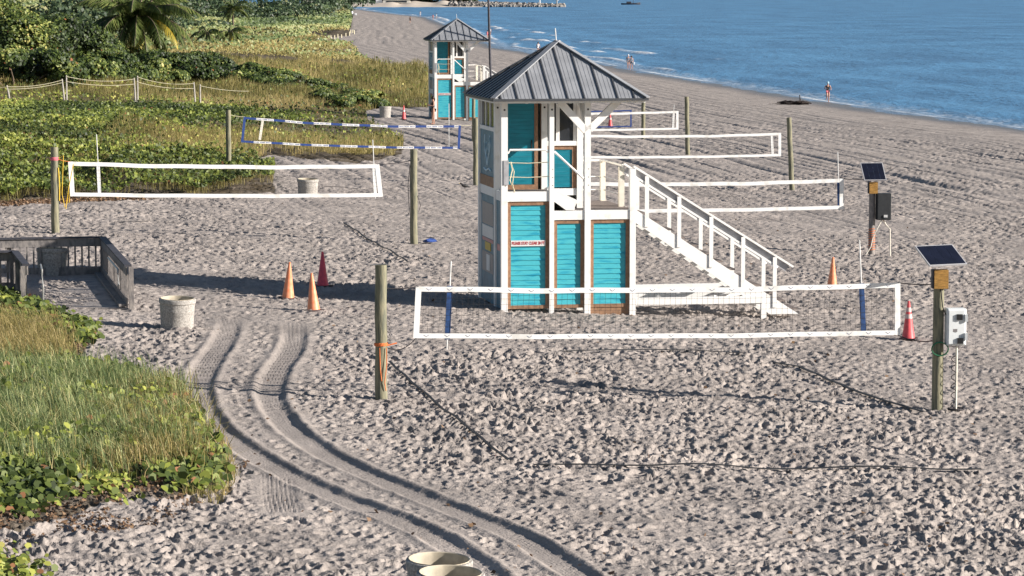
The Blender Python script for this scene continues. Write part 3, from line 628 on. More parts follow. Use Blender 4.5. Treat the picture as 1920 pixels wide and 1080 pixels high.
def net(label, P, g, L_, R_, mt, antennas=(), tapes=.085, width=None, blue=False, detail=False, sag=.06, name='volleyball_net'):
    """L_, R_: (px, top row, bottom row) of the ends on the vertical plane through P along g"""
    g = Vector((g[0], g[1], 0)).normalized()
    TR, BR = pp(R_[0], R_[1], P, g), pp(R_[0] + (R_[3] if len(R_) > 3 else 0), R_[2], P, g)
    if L_: TL, BL = pp(L_[0], L_[1], P, g), pp(L_[0] + (L_[3] if len(L_) > 3 else 0), L_[2], P, g)
    else: TL, BL = TR - g * width, BR - g * width
    o = Vector((BL.x, BL.y, 0)); T = thing(name, label, 'volleyball net', (o.x, o.y, float(gz0(o.x, o.y))), 0, 'volleyball nets on the beach')
    O = Vector(T.location)
    TL, TR, BL, BR = [q - O for q in (TL, TR, BL, BR)]
    def sg(t): return -sag * 4 * t * (1 - t) + .012 * math.sin(t * 23 + sag * 90) * math.sin(t * 7)
    def top(t): return TL.lerp(TR, t) + Vector((0, 0, sg(t)))
    def bot(t): return BL.lerp(BR, t) + Vector((0, 0, sg(t) * .6))
    ny = Vector((g.y, -g.x, 0)) * .006
    def ribbon(fn, w, n, name_, mats, sgn):
        b = MB()
        for i in range(n):
            a_, c_ = fn(i / n), fn((i + 1) / n); z = Vector((0, 0, w))
            o1, o2 = (Vector(), -z) if sgn > 0 else (z, Vector())
            vs = [a_ + o1 + ny, c_ + o1 + ny, c_ + o2 + ny, a_ + o2 + ny, a_ + o1 - ny, c_ + o1 - ny, c_ + o2 - ny, a_ + o2 - ny]
            mi = 1 if (blue and (i % 5) < 2) else 0
            b.add(vs, [(3, 2, 1, 0), (4, 5, 6, 7), (0, 1, 5, 4), (7, 6, 2, 3)], mi)
        return b.build(name_, mats, T)
    n = 36 if not blue else 38
    mats = [M['tape'], M['blue']] if blue else [mt]
    tp = ribbon(top, tapes, n, 'top_tape', mats, 1); bt = ribbon(bot, tapes * .95, n, 'bottom_tape', mats, -1)
    em = M['blue'] if blue else mt
    for a_, c_ in ((TL, BL), (TR, BR)):
        MB().bar(a_, c_, tapes * 1.15, .016, tuple(ny.normalized())).build('side_tape', em, T)
    gs = (g * (tapes + .02))
    b = MB(); nv = int((TR - TL).length / .105); nh = 9
    sw = .0034 if detail else .0018
    for i in range(1, nv):
        t = i / nv; b.bar(top(t) - Vector((0, 0, tapes)), bot(t) + Vector((0, 0, tapes)), sw, sw)
    for j in range(1, nh):
        s = j / nh
        for i in range(12):
            t0, t1 = i / 12, (i + 1) / 12
            b.bar(top(t0).lerp(bot(t0), s), top(t1).lerp(bot(t1), s), sw, sw)
    b.build('mesh', M['string'], T)
    for (px, y0, y1, s0, s1, mm, px2) in antennas:
        q0 = pp(px, y0, P, g) - O - ny * 3; q1 = pp(px2, y1, P, g) - O - ny * 3
        an = MB().tube([q0, q1], .012, 6).build('antenna', M['tape'], T)
        if mm: 
            k0 = (s0 - y0) / (y1 - y0); k1 = (s1 - y0) / (y1 - y0)
            MB().bar(q0.lerp(q1, k0), q0.lerp(q1, k1), .10, .03, tuple(ny.normalized())).build('sleeve', M[mm], an)
    if blue:
        for fn, z0, par in ((top, -tapes * .5, tp), (bot, tapes * .5, bt)):
            b = MB(); q_ = random.Random(4)
            for i in range(n):
                if (i % 5) < 2: continue
                for j in range(4):
                    c = fn((i + .15 + .22 * j) / n) + Vector((0, 0, z0)) + ny * 1.5
                    b.bar(c + Vector((0, 0, -.02)), c + Vector((0, 0, .02)), .022 + .018 * q_.random(), .004, tuple(ny.normalized()))
            merge_into(par, b, M['blue'])
    if detail:
        b = MB()
        for i in range(24):
            for fn, z0 in ((top, -tapes * .5), (bot, tapes * .5)):
                c = fn((i + .5) / 24) + Vector((0, 0, z0)) + ny * 1.4
                b.bar(c + g * -.05 + Vector((0, 0, .018)), c + Vector((0, 0, -.018)), .008, .004, tuple(ny.normalized()))
                b.bar(c + g * .05 + Vector((0, 0, .018)), c + Vector((0, 0, -.018)), .008, .004, tuple(ny.normalized()))
        merge_into(tp, b, M['mark'])
    T['tl'] = tuple(TL + O); T['tr'] = tuple(TR + O); T['bl'] = tuple(BL + O); T['br'] = tuple(BR + O)
    return T
PS1 = gp(1757, 768); PS2 = gp(1634, 476)
N1 = net('nearest volleyball net, white with two navy antenna sleeves, crossing the foot of the near tower', PL, (PS1 - PL)[:2], (785, 537, 634, -5), (1683, 530, 628), M['tape'],
         ((846, 490, 656, 536, 636, 'navy', 838), (1612, 450, 630, 531, 628, 'navy', 1620)), .095, detail=True)
N2 = net('white volleyball net on the left, in front of the dune plants and a concrete bin', P2L, (P2R - P2L)[:2], (132, 303, 368, 4), (707, 308, 369, 7), M['tape'],
         ((181, 252, 368, 304, 367, 'tape', 187), (699, 262, 372, 309, 368, 'tape', 704)), .12)
N3 = net('blue and white banded volleyball net on the left, in front of the golden dune grass', P3L, (P3R - P3L)[:2], (459, 219, 267, -5), (862, 235, 279, -2), M['blue'],
         ((493, 224, 263, 224, 262, 'cream', 487), (842, 194, 279, 0, 0, None, 842)), .09, blue=True, sag=.12)
N4 = net('white volleyball net right of the near tower, passing behind its stairs', PS2, G, None, (1578, 335, 392), M['tape'],
         ((1571, 285, 396, 336, 393, 'navy', 1574),), .12, 8.9)
N5 = net('white volleyball net right of the near tower, second one beyond the stairs', PR2, G, None, (1462, 249, 293), M['tape'],
         ((1447, 250, 292, 250, 291, 'tape', 1449),), .11, 8.9)
N6 = net('small far white volleyball net showing under the right knee brace of the near tower', PR3, G, None, (1270, 208, 243), M['tape'],
         ((1264, 196, 243, 209, 242, 'tape', 1262),), .11, 8.9)
N7 = net('farthest net, slack blue tape, seen past the red cone through the near tower porch', PR4, G, None, (1183, 206, 238), M['blue'], (), .08, 8.9)
def tie(name, label, pts, m, r=.009, group='tie ropes of the nets'):
    P = [Vector(p) for p in pts]; o = MB().tube(P, r, 5).build(name, M[m]); return tag(o, label, 'rope', group)
def V3(k, T): return Vector(T[k])
tie('tie_rope', 'dark rope from the top of the near net to the nearest left post', [PL + Vector((.1, 0, 2.45)), PL.lerp(V3('tl', N1), .6) + Vector((0, 0, 1.0)), V3('tl', N1)], 'drope', .012) if False else None
def tie2(label, a_, b_, sag_, m, r=.01):
    return tie('tie_rope', label, [a_.lerp(b_, t) - Vector((0, 0, sag_ * 4 * t * (1 - t))) for t in np.linspace(0, 1, 7)], m, r)
tie2('dark rope from the near net top corner up to the nearest post', Vector((PL.x + .1, PL.y, PL.z + 2.1)), V3('tl', N1), .02, 'drope')
tie2('orange rope from the near net bottom corner to the wrap on the nearest post', Vector((PL.x + .1, PL.y, PL.z + 1.03)), Vector((PL.x + .1, PL.y, PL.z + 1.03)).lerp(V3('bl', N1), .35), -.0, 'orope', .014)
tie2('dark slack rope between the nearest post and the bottom of the near net', Vector((PL.x + .1, PL.y, PL.z + 1.0)), V3('bl', N1), .12, 'drope')
tie2('thin dark rope from the near net top right up to the white box post', V3('tr', N1), Vector((PS1.x - .08, PS1.y, PS1.z + 2.45)), .02, 'drope')
tie2('thin dark rope from the near net bottom right to the white box post', V3('br', N1), Vector((PS1.x - .08, PS1.y, PS1.z + 1.35)), .06, 'drope')
tie2('orange rope from the left net top corner to the leftmost wooden post', Vector((P2L.x, P2L.y, P2L.z + 2.3)), V3('tl', N2), .03, 'orope')
tie2('dark rope from the left net right corner to the tall wooden post', V3('tr', N2), Vector((P2R.x, P2R.y, P2R.z + 2.6)), .03, 'drope')
tie2('pale rope from the blue net to the post in the dune grass', Vector((P3L.x, P3L.y, P3L.z + 2.6)), V3('tl', N3), .03, 'wrope')
tie2('pale rope from the blue net to the post beside the tower wall', V3('tr', N3), Vector((P3R.x, P3R.y, P3R.z + 2.5)), .02, 'wrope')
tie2('dark rope from the net behind the stairs to the black box post', V3('tr', N4), Vector((PS2.x, PS2.y, PS2.z + 2.45)), .03, 'drope')
tie2('thin rope from the second right net to its post', V3('tr', N5), Vector((PR2.x - .12, PR2.y, PR2.z + 2.2)), .03, 'drope')
tie2('thin rope from the small far net to its post', V3('br', N6), Vector((PR3.x, PR3.y, PR3.z + .8)), .03, 'drope')

# ---------------------------------------------------------------- solar posts
def solar_post(px, py, pyt, dia, label, panel, black):
    P = gp(px, py); S = F / P.y; h = (py - pyt) / S; r = dia / S / 2
    T = thing('solar_post', label, 'solar post', tuple(P), 0, 'net posts carrying solar panels')
    MB().tube([(0, 0, -.5), (0, 0, h * .5), (0, 0, h)], [r * 1.05, r, r * .95], 16).build('post', M['grey_wood' if black else 'post'], T, True)
    MB().box((.03, -.02, h + .08), (.27, .24, .36)).build('mounting_block', M['newwood'], T)
    MB().b2(-.14, -.10, -.1, .1, h - .1, h + .26).build('bracket', M['dark_wood'], T)
    w, d, tilt, az = panel
    rot = Matrix.Rotation(az, 3, 'Z') @ Matrix.Rotation(tilt, 3, 'X')
    c = Vector((.03, 0, h + (.33 if black else .36) + d * math.sin(tilt) / 2))
    pn = MB().box(c, (w, d, .035), rot).build('solar_panel', M['alu'], T)
    cb = MB()
    nrm = rot @ Vector((0, 0, 1)); k = 4
    for i in range(k): cb.box(c + rot @ Vector(((i - (k - 1) / 2) * (w - .04) / k, 0, .0195)), ((w - .04) / k - .007, d - .045, .004), rot)
    cb.build('solar_cell', M['panelglass'], pn)
    bm = M['boxblack'] if black else M['boxwhite']
    bx = (.38, .22, .72) if not black else (.46, .3, .86)
    bc = Vector((r + bx[0] / 2 + .02, -.08, h - (.84 if not black else .52)))
    B = MB().box(bc, bx, Matrix.Rotation(R(8), 3, 'Z')).build('equipment_box', bm, T, bevel=.02)
    if not black:
        MB().box(bc + Vector((.01, -.12, 0)), (.33, .02, .66), Matrix.Rotation(R(8), 3, 'Z')).build('box_door', bm, B, bevel=.01)
        for xx, z in ((.06, .2), (.08, -.26)): MB().box(bc + Vector((xx, -.145, z)), (.11, .03, .11)).build('latch', M['black'], B)
        MB().box(bc + Vector((-.04, -.138, -.06)), (.12, .006, .06)).build('sticker', M['signgrey'], B)
        
        for z in (.18, -.18): MB().box(bc + Vector((.19, -.12, z)), (.05, .06, .14)).build('hinge', bm, B)
        x = bc.x + .03
        MB().tube([(x, -.1, bc.z - .38), (x, -.1, -.3)], .022, 8).build('conduit', M['cream'], T)
        MB().tube([(math.sin(t) * .16 + .02, -r - .03 + .02 * math.sin(t * .3), 1.22 + .13 * math.cos(t)) for t in np.linspace(0, 25, 70)], .012, 5).build('hose_coil', M['grope'], T)
        MB().tube([(r + .02, -.05, 1.3), (r + .2, -.05, 1.25), (r + .3, -.05, 1.3), (x, -.08, 1.1)] + [(x - .05 + .045 * math.cos(t), -.1 + .05 * math.sin(t), 1.1 - t * .028) for t in np.linspace(0, 38, 120)], .009, 5).build('coiled_cable', M['drope'], T)
        rr = random.Random(3)
        MB().tube([(x + .18 * math.cos(t) * rr.uniform(.5, 1), -.1 + .16 * math.sin(t), .04 + .02 * rr.random()) for t in np.linspace(0, 30, 70)], .014, 5).build('rope_heap', M['drope'], T)
        MB().tube([(.02, -r - .01, h - .1), (.06, -r - .02, h - .45), (.12, -r, h - .6), (.2, -.1, h - .62)], .012, 5).build('cable', M['black'], T)
    else:
        x = bc.x
        MB().box(bc + Vector((.06, -.17, -.3)), (.12, .03, .08)).build('latch', M['signwhite'], B)
        MB().tube([(x, -.1, bc.z - .43), (x + .1, -.1, bc.z - .6), (x + .22, -.1, bc.z - .72), (x + .24, -.1, -.2)], .022, 8).build('conduit', M['cream'], T)
        MB().tube([(x - .05, -.15, bc.z - .43), (x - .2, -.2, bc.z - .7), (r * .2, -r - .04, .55), (-.05, -r - .06, .25), (-.2, -.2, .02)], .018, 6).build('cable', M['cream'], T)
        MB().tube([(r * 1.06 * math.cos(t), r * 1.06 * math.sin(t), .1 + t * .012) for t in np.linspace(0, 62, 160)], .012, 4).build('rope_wrap', M['orope'], T)
    return T
solar_post(1757, 770, 527, 21, 'wooden post with solar panel, white box and green hose coil, right of the near net', (.86, .62, R(33), R(26)), False)
solar_post(1634, 477, 356, 12, 'weathered post with a small solar panel and a black box, farther up the beach', (.74, .72, R(48), R(10)), True)

# ---------------------------------------------------------------- cones
def make_cone(m, collar=None):
    T = thing('traffic_cone', '', 'traffic cone')
    MB().box((0, 0, .018), (.40, .40, .036), None).build('base', M['cone_b'], T, bevel=.008)
    MB().lathe([(.158, .036), (.15, .06), (.105, .36), (.062, .66), (.03, .88), (.03, .905), (.022, .91), (.0, .91)], 20).build('body', M[m], T, True)
    if collar:
        for z0, z1 in collar: 
            f_ = lambda z: np.interp(z, [.036, .36, .66, .88], [.16, .108, .065, .033])
            MB().lathe([(f_(z0), z0), (f_(z0) + .003, z0), (f_(z1) + .003, z1), (f_(z1), z1)], 20).build('collar', M['cone_c'], T, True)
    return T
cones = [(540, 560, 'cone_o', None, 'leftmost of the three cones left of the near tower, orange, tall and plain', 2.5), (588, 583, 'cone_o', None, 'nearest of the three cones left of the near tower, faded orange', -2),
         (605, 537, 'cone_p', None, 'crimson cone at the edge of the tower shadow, behind two orange ones', 0), (1560, 543, 'cone_o', None, 'orange cone behind the right part of the near net, past the foot of the stairs', 1),
         (1703, 636, 'cone_r', ((.50, .60), (.66, .76)), 'red cone with white collars between the near net and the white box post', 0), (757, 224, 'cone_r', ((.5, .62),), 'small far red cone beside the far bin, left of the far tower', 0),
         (1144, 239, 'cone_r', ((.5, .62),), 'small far red cone seen under the right knee brace of the near tower', 0)]
for i, (x, y, m, c, lb, tl) in enumerate(cones):
    T = make_cone(m, c); P = gp(x, y); T.location = (P.x, P.y, P.z + .0); T.rotation_euler = (R(tl), R(tl), R(20 + i * 13)); tag(T, lb, 'traffic cone', 'traffic cones on the sand')

# ---------------------------------------------------------------- bins
def make_bin():
    T = thing('trash_bin', '', 'trash bin')
    MB().lathe([(.355, -.1), (.360, .0), (.368, .2), (.376, .40), (.382, .415), (.382, .43), (.386, .585), (.405, .60), (.412, .67), (.402, .69), (.365, .695), (.37, .66), (.345, .2), (0, .19)], 40).build('drum', M['concrete'], T, True)
    MB().lathe([(.369, .69), (.372, .705), (.36, .695), (.345, .45), (.30, .30), (0, .27)], 32).build('liner', M['liner'], T, True)
    return T
bins = [(332, 616, 'concrete trash bin standing on the sand right of the wooden ramp'), (577, 369, 'concrete trash bin behind the left white net, at the edge of the dune plants'),
        (722, 219, 'small far concrete bin beside a red cone, left of the far tower'), (97, 514, 'shaded concrete bin behind the wooden ramp railing')]
b0 = make_bin()
for i, (x, y, lb) in enumerate(bins):
    T = b0 if i == 0 else copy_tree(b0); P = gp(x, y); T.location = (P.x, P.y, P.z - .02); T.rotation_euler = (R(2), R(1.5 * (-1) ** i), i); tag(T, lb, 'trash bin', 'concrete trash bins')
for (px, py, lb) in ((821, 1047, 'rear one of the two concrete bins cut off by the bottom edge'), (842, 1072, 'front one of the two concrete bins cut off by the bottom edge')):
    T = copy_tree(b0); d = ray(px, py); t = 40.
    for _ in range(40): t = .5 * t + .5 * (gz0(d[0] * t, t) + .68 - CZ) / d[2]
    if 'front' in lb: t -= .0
    T.location = (d[0] * t, t, gz0(d[0] * t, t) - .02); tag(T, lb, 'trash bin', 'concrete trash bins')

# ---------------------------------------------------------------- wooden ramp
def ramp():
    P0, P1 = gp(241, 582), gp(193, 519); Q0, Q1 = gp(50, 571), gp(29, 541)
    z0 = P0.z + .02
    T = thing('beach_ramp', 'weathered grey wooden walkway landing with railings, sand drifted over its deck', 'wooden ramp', (P0.x, P0.y, z0))
    def L(p, z=0): return Vector((p[0] - P0.x, p[1] - P0.y, z))
    g = Vector((G[0], G[1], 0))
    P0l, P1l, Q0l, Q1l = L(P0), L(P1), L(Q0), L(Q1)
    far = P1l - g * 9.5; Q2 = Q1l - g * 8
    dk = MB(); n = 46; a0, a1, c0, c1 = Q0l, P1l - g * 2.4, P0l, P1l
    for i in range(n):
        t0, t1 = i / n, (i + .93) / n
        A, B = a0.lerp(a1, t0), c0.lerp(c1, t0); C, D_ = c0.lerp(c1, t1), a0.lerp(a1, t1)
        dk.add([(A.x, A.y, .04), (B.x, B.y, .04), (C.x, C.y, .04), (D_.x, D_.y, .04), (A.x, A.y, 0), (B.x, B.y, 0), (C.x, C.y, 0), (D_.x, D_.y, 0)], [(0, 1, 2, 3), (0, 4, 5, 1), (2, 6, 7, 3), (1, 5, 6, 2), (0, 3, 7, 4)])
    dk.build('deck', M['sanddeck'], T)
    def rail(a_, b_, inner, nm='railing'):
        d = (b_ - a_); Ln = d.length; d.normalize(); H = 1.02
        s = d.cross(Vector((0, 0, 1)))
        if s.dot(inner) < 0: s = -s
        z = Vector((0, 0, 1))
        R_ = MB().bar(a_ + z * H, b_ + z * H, .17, .045).build('rail_cap', M['dark_wood'], T)
        MB().bar(a_ + z * (H - .13) + s * .03, b_ + z * (H - .13) + s * .03, .035, .2).build('top_board', M['grey_wood'], T)
        MB().bar(a_ + z * .16 + s * .03, b_ + z * .16 + s * .03, .035, .2).build('kick_board', M['grey_wood'], T)
        bl = MB(); k = int(Ln / .175)
        for i in range(1, k): q = a_.lerp(b_, i / k); bl.bar(q + z * .26, q + z * (H - .23), .045, .045, tuple(s))
        bl.build('baluster', M['grey_wood'], T)
        m_ = max(1, round(Ln / 2.3))
        for i in range(m_ + 1):
            q = a_.lerp(b_, i / m_); MB().box(q + z * .36 - s * .07, (.11, .11, 1.28), Matrix.Rotation(GA, 3, 'Z')).build('rail_post', M['grey_wood'], T)
    rail(P0l, P1l, -g); rail(P1l, far, Vector((G[1], -G[0], 0))); rail(Q0l, Q1l, g); rail(Q1l, Q2, Vector((-G[1], G[0], 0)))
    MB().bar(P0l + Vector((-.12, 0, .1)), P1l + Vector((-.12, 0, .1)), .2, .06).build('kerb_board', M['grey_wood'], T)
    MB().tube([tuple(Q0l + Vector((.15, 1.2, .92))), tuple(Q0l + Vector((.35, .1, .9))), tuple(Q0l + Vector((.38, .05, .5))), tuple(Q0l + Vector((.38, .05, .1)))], .022, 6).build('grab_rail', M['metal'], T)
    MB().tube([tuple(P0l.lerp(P1l, t_) - g * .16 + Vector((0, 0, z_))) for t_, z_ in ((.5, .85), (.12, .85), (.10, .5), (.12, .4))], .022, 6).build('grab_rail', M['metal'], T)
M['sanddeck'] = mat('sandy_deck', (.47, .42, .385), .9, .1, 3, .5, 25, col2=(.24, .22, .22), thr=(.35, .6))
ramp()

# ---------------------------------------------------------------- court lines
def line(label, pts, w=.07, cat='court line'):
    P = [gp(*p) for p in pts]; Q = []
    for a_, b_ in zip(P[:-1], P[1:]):
        n = max(2, int((b_ - a_).length / .15))
        Q += [a_.lerp(b_, i / n) for i in range(n)]
    Q.append(P[-1]); X = np.array([q.x for q in Q]); Y = np.array([q.y for q in Q]); Z = gh(X, Y)
    Zs = np.array([Z[max(0, i - 3):i + 4].max() for i in range(len(Z))]); Z = np.convolve(np.pad(Zs, 3, 'edge'), np.ones(7) / 7, 'valid') + .012
    v, f = [], []
    for i in range(len(Q)):
        j = min(i + 1, len(Q) - 1); k = max(i - 1, 0); d = Vector((X[j] - X[k], Y[j] - Y[k], 0)).normalized(); s = Vector((-d.y, d.x, 0)) * w / 2
        for sg_ in (1, -1):
            for dz in (0, .012): v.append((X[i] + s.x * sg_, Y[i] + s.y * sg_, Z[i] + dz))
    for i in range(len(Q) - 1):
        b_ = i * 4; f += [(b_ + 1, b_ + 3, b_ + 7, b_ + 5), (b_, b_ + 1, b_ + 5, b_ + 4), (b_ + 3, b_ + 2, b_ + 6, b_ + 7)]
    o = MB().add(v, f).build('court_line', M['black']); tag(o, label, cat, 'black webbing lines marking the courts')
line('black boundary strap down the left side of the near court', [(730, 682), (830, 772), (955, 868)], .055)
line('long black boundary strap across the sand closest to the camera', [(1000, 873), (1220, 879), (1500, 882), (1840, 886)], .085)
line('black boundary strap just in front of the near net, below the tower', [(1055, 660), (1230, 661), (1395, 667)], .08)
line('black boundary strap curving down towards the white box post', [(1450, 680), (1500, 691), (1590, 733), (1660, 757), (1735, 777)], .085)
line('black boundary strap slanting between the ramp cones and the tall wooden post', [(645, 420), (700, 455), (765, 495)], .06)
line('short black strap on the sand behind the wooden ramp', [(215, 418), (278, 419)], .06)
line('black strap on the sand right of the bin behind the left white net', [(597, 350), (672, 354)], .07)

# ---------------------------------------------------------------- people
def person(label, px, py, height, pose, face=0, top='cblack', bottom='cblack', hat=None, hair='hair', bag=None, group=None):
    P = gp(px, py); T = thing('person', label, 'person', (P.x, P.y, P.z), face, group)
    k = height / 1.7
    J = dict(pel=(0, 0, .95), wst=(0, .0, 1.08), chs=(0, -.01, 1.28), nek=(0, 0, 1.45), hd0=(0, -.01, 1.54), hd1=(0, -.015, 1.62), hd2=(0, -.01, 1.68))
    for s, n in ((-1, 'L'), (1, 'R')):
        J['sh' + n] = (s * .17, 0, 1.40); J['hp' + n] = (s * .09, 0, .90)
        J['el' + n] = (s * .22, .02, 1.12); J['wr' + n] = (s * .23, -.04, .88); J['hn' + n] = (s * .23, -.06, .80)
        J['kn' + n] = (s * .10, -.01, .50); J['an' + n] = (s * .10, .02, .09); J['to' + n] = (s * .11, -.13, .03)
    J.update(pose)
    fingers = {}
    for s, n in ((-1, 'L'), (1, 'R')):
        w_ = Vector(J['wr' + n]); h_ = Vector(J['hn' + n]); d = (h_ - w_).normalized(); side = d.cross(Vector((1, 0, 0.2))).normalized()
        for q in range(4): J[f'f{n}{q}'] = tuple(h_ + d * (.07 - .01 * abs(q - 1)) + side * (.018 * (q - 1.5))); fingers[f'f{n}{q}'] = 'hn' + n
        J[f'f{n}t'] = tuple(w_.lerp(h_, .6) + side * .05 + d * .02); fingers[f'f{n}t'] = 'hn' + n
    E = [('pel', 'wst'), ('wst', 'chs'), ('chs', 'nek'), ('nek', 'hd0'), ('hd0', 'hd1'), ('hd1', 'hd2')]
    for n in 'LR': E += [('chs', 'sh' + n), ('sh' + n, 'el' + n), ('el' + n, 'wr' + n), ('wr' + n, 'hn' + n), ('pel', 'hp' + n), ('hp' + n, 'kn' + n), ('kn' + n, 'an' + n), ('an' + n, 'to' + n)]
    E += [(b_, a_) for a_, b_ in fingers.items()]
    rad = dict(pel=.135, wst=.115, chs=.13, nek=.055, hd0=.075, hd1=.095, hd2=.07)
    for n in 'LR': rad.update({'sh' + n: .06, 'el' + n: .042, 'wr' + n: .028, 'hn' + n: .032, 'hp' + n: .09, 'kn' + n: .058, 'an' + n: .038, 'to' + n: .03})
    for f_ in fingers: rad[f_] = .009
    def skin(name_, names, sc, m, parent):
        idx = {n: i for i, n in enumerate(names)}; me = bpy.data.meshes.new(name_)
        me.from_pydata([tuple(Vector(J[n]) * k) for n in names], [(idx[a_], idx[b_]) for a_, b_ in E if a_ in idx and b_ in idx], [])
        o = bpy.data.objects.new(name_ + '_tmp', me); COL.objects.link(o)
        md = o.modifiers.new('s', 'SKIN'); sv = me.skin_vertices[0].data
        for n, i in idx.items(): q = rad[n] * k * sc; sv[i].radius = (q, q * (.72 if n in ('pel', 'wst', 'chs') else 1)); sv[i].use_root = (n in ('pel', 'wst') and i == 0)
        o.modifiers.new('b', 'SUBSURF').levels = 1; o.modifiers['b'].render_levels = 1
        dg = bpy.context.evaluated_depsgraph_get(); m2 = bpy.data.meshes.new_from_object(o.evaluated_get(dg)); m2.name = name_
        bpy.data.objects.remove(o); m2.materials.clear(); m2.materials.append(M[m])
        m2.polygons.foreach_set('use_smooth', [True] * len(m2.polygons))
        r_ = bpy.data.objects.new(name_, m2); COL.objects.link(r_); r_.parent = parent; return r_
    body = skin('body', list(J), 1, 'skin', T)
    skin('shirt', ['wst', 'pel', 'chs', 'shL', 'shR'], 1.1, top, T)
    skin('shorts', ['pel', 'hpL', 'hpR'] + (['knL', 'knR'] if bottom.endswith('!') else []), 1.12, bottom.strip('!'), T)
    c = Vector(J['hd1']) * k
    b_ = MB()
    b_.lathe([(.0, .125), (.06, .11), (.10, .06), (.112, 0), (.10, -.05), (.085, -.07)], 14, (c.x, c.y + .018 * k, c.z)); 
    if not hat: b_.tube([(c.x, c.y + .09 * k, c.z), (c.x, c.y + .11 * k, c.z - .12 * k), (c.x, c.y + .10 * k, c.z - .2 * k)], [.06, .045, .02], 8)
    else: b_.box((c.x, c.y - .11 * k, c.z + .02), (.14, .12, .015))
    b_.build('cap' if hat else 'hair', M[hat or hair], T, True)
    fc = MB().tube([(c.x, c.y - .09 * k, c.z + .01), (c.x, c.y - .118 * k, c.z - .02)], [.008, .014], 6)
    for s in (-1, 1): fc.tube([(c.x + s * .1 * k, c.y + .01, c.z + .02), (c.x + s * .112 * k, c.y + .02, c.z - .03)], [.014, .01], 5)
    fc.build('face', M['skin'], body, True)
    if bag:
        o = MB().box((J['hnR'][0] * k + .05, J['hnR'][1] * k, J['hnR'][2] * k - .12), (.28, .14, .34)).build('beach_bag', M[bag], None, bevel=.03)
        o.matrix_world = Matrix.Translation(T.location) @ Matrix.Rotation(face, 4, 'Z'); tag(o, 'small pale bag carried by a walker at the water line', 'bag')
    return T
walkL = dict(knL=(-.10, -.12, .52), anL=(-.10, -.02, .12), toL=(-.11, -.16, .05), knR=(.10, .02, .50), anR=(.10, .20, .12), toR=(.11, .10, .03), elL=(-.24, .10, 1.14), wrL=(-.24, .06, .92), hnL=(-.23, .03, .84), elR=(.24, -.05, 1.13), wrR=(.22, -.2, .98), hnR=(.21, -.26, .93))
jog = dict(knL=(-.10, -.22, .56), anL=(-.10, .05, .30), toL=(-.11, -.05, .20), knR=(.09, .02, .5), anR=(.08, .06, .09), toR=(.08, -.08, .03), elL=(-.27, .08, 1.16), wrL=(-.19, -.14, 1.12), hnL=(-.14, -.2, 1.15), elR=(.27, .14, 1.17), wrR=(.26, -.06, 1.05), hnR=(.24, -.12, 1.05))
phone = dict(elL=(-.22, -.04, 1.14), wrL=(-.10, -.26, 1.18), hnL=(-.04, -.32, 1.20), elR=(.22, -.04, 1.14), wrR=(.10, -.26, 1.18), hnR=(.05, -.32, 1.20), anR=(.10, .06, .09), toR=(.11, -.08, .03))
PG = 'people far along the water'
person('person in black tank top standing at the far tower corner, hands held in front', 812, 234, 1.76, phone, R(-70), 'cblack', 'cblack')
person('person jogging at the water edge in a white cap, dark top and red shorts', 1552, 192, 1.72, jog, R(5), 'cblack', 'cpink', hat='ccyan')
person('walker in dark clothes in the shallows, left one of a pair', 1178, 129, 1.68, walkL, R(10), 'cgrey', 'cgrey', hat='cwhite')
person('walker in pale clothes in the shallows, right one of a pair', 1184, 131, 1.62, walkL, R(-15), 'cwhite', 'cgrey', bag='cwhite')
person('bather in white showing just above the left slope of the near tower roof', 1009, 101, 1.7, walkL, R(20), 'cwhite', 'cwhite')
person('person in pink showing beside the flagpole and the far tower roof corner', 914, 74, 1.7, walkL, R(20), 'cpink', 'cpink')
person('person in white just right of the flagpole at the surf', 919, 68, 1.7, {}, R(0), 'cwhite', 'cgrey')
person('lone dark clothed person walking on the far sand, left of the far tower roof', 769, 43, 1.7, walkL, R(160), 'cblack', 'cblack!')
person('far person in white at the tip of the sand spit', 788, 31, 1.8, walkL, R(0), 'cwhite', 'cwhite!')
person('far person in pink near the surf, left one of two', 812, 38, 1.7, walkL, R(0), 'cpink', 'cgrey')
person('far person in pale blue at the surf, right one of two', 818, 36, 1.7, {}, R(0), 'ccyan', 'ccyan')

# ---------------------------------------------------------------- pole, debris, bird, small things
P = gp(923, 226); T = thing('flagpole', 'tall thin dark flagpole rising beside the far tower', 'pole', tuple(P))
MB().tube([(0, 0, -.5), (-.17, 0, 5), (-.36, 0, 12)], [.085, .08, .06], 10).build('shaft', M['dark_wood'], T, True)
MB().lathe([(.13, -.1), (.13, .5), (.11, .55), (.08, .56)], 12).build('footing', M['metal'], T)
P = gp(1490, 196); T = thing('driftwood_pile', 'dark low heap of beach debris with one upright stick near the water line', 'debris', tuple(P))
rr = random.Random(5); b = MB()
for i in range(26):
    x = rr.uniform(-1.0, 1.0); y = rr.uniform(-.6, .6); l = rr.uniform(.2, .6); a_ = rr.uniform(-.5, .5); z = rr.uniform(.02, .22)
    b.tube([(x - l * math.cos(a_), y - l * math.sin(a_), z), (x, y, z + .05), (x + l * math.cos(a_), y + l * math.sin(a_), z - .02)], [.04, .09, .03], 6)
b.build('branches', M['seaweed'], T)
MB().tube([(.42, 0, 0), (.44, 0, .35), (.40, 0, .78)], [.06, .045, .035], 6).build('upright_stick', M['seaweed'], T)
MB().tube([(-1.0, -.1, .06), (-1.8, -.1, .04), (-2.9, -.2, .03)], [.06, .04, .02], 6).build('long_branch', M['seaweed'], T)
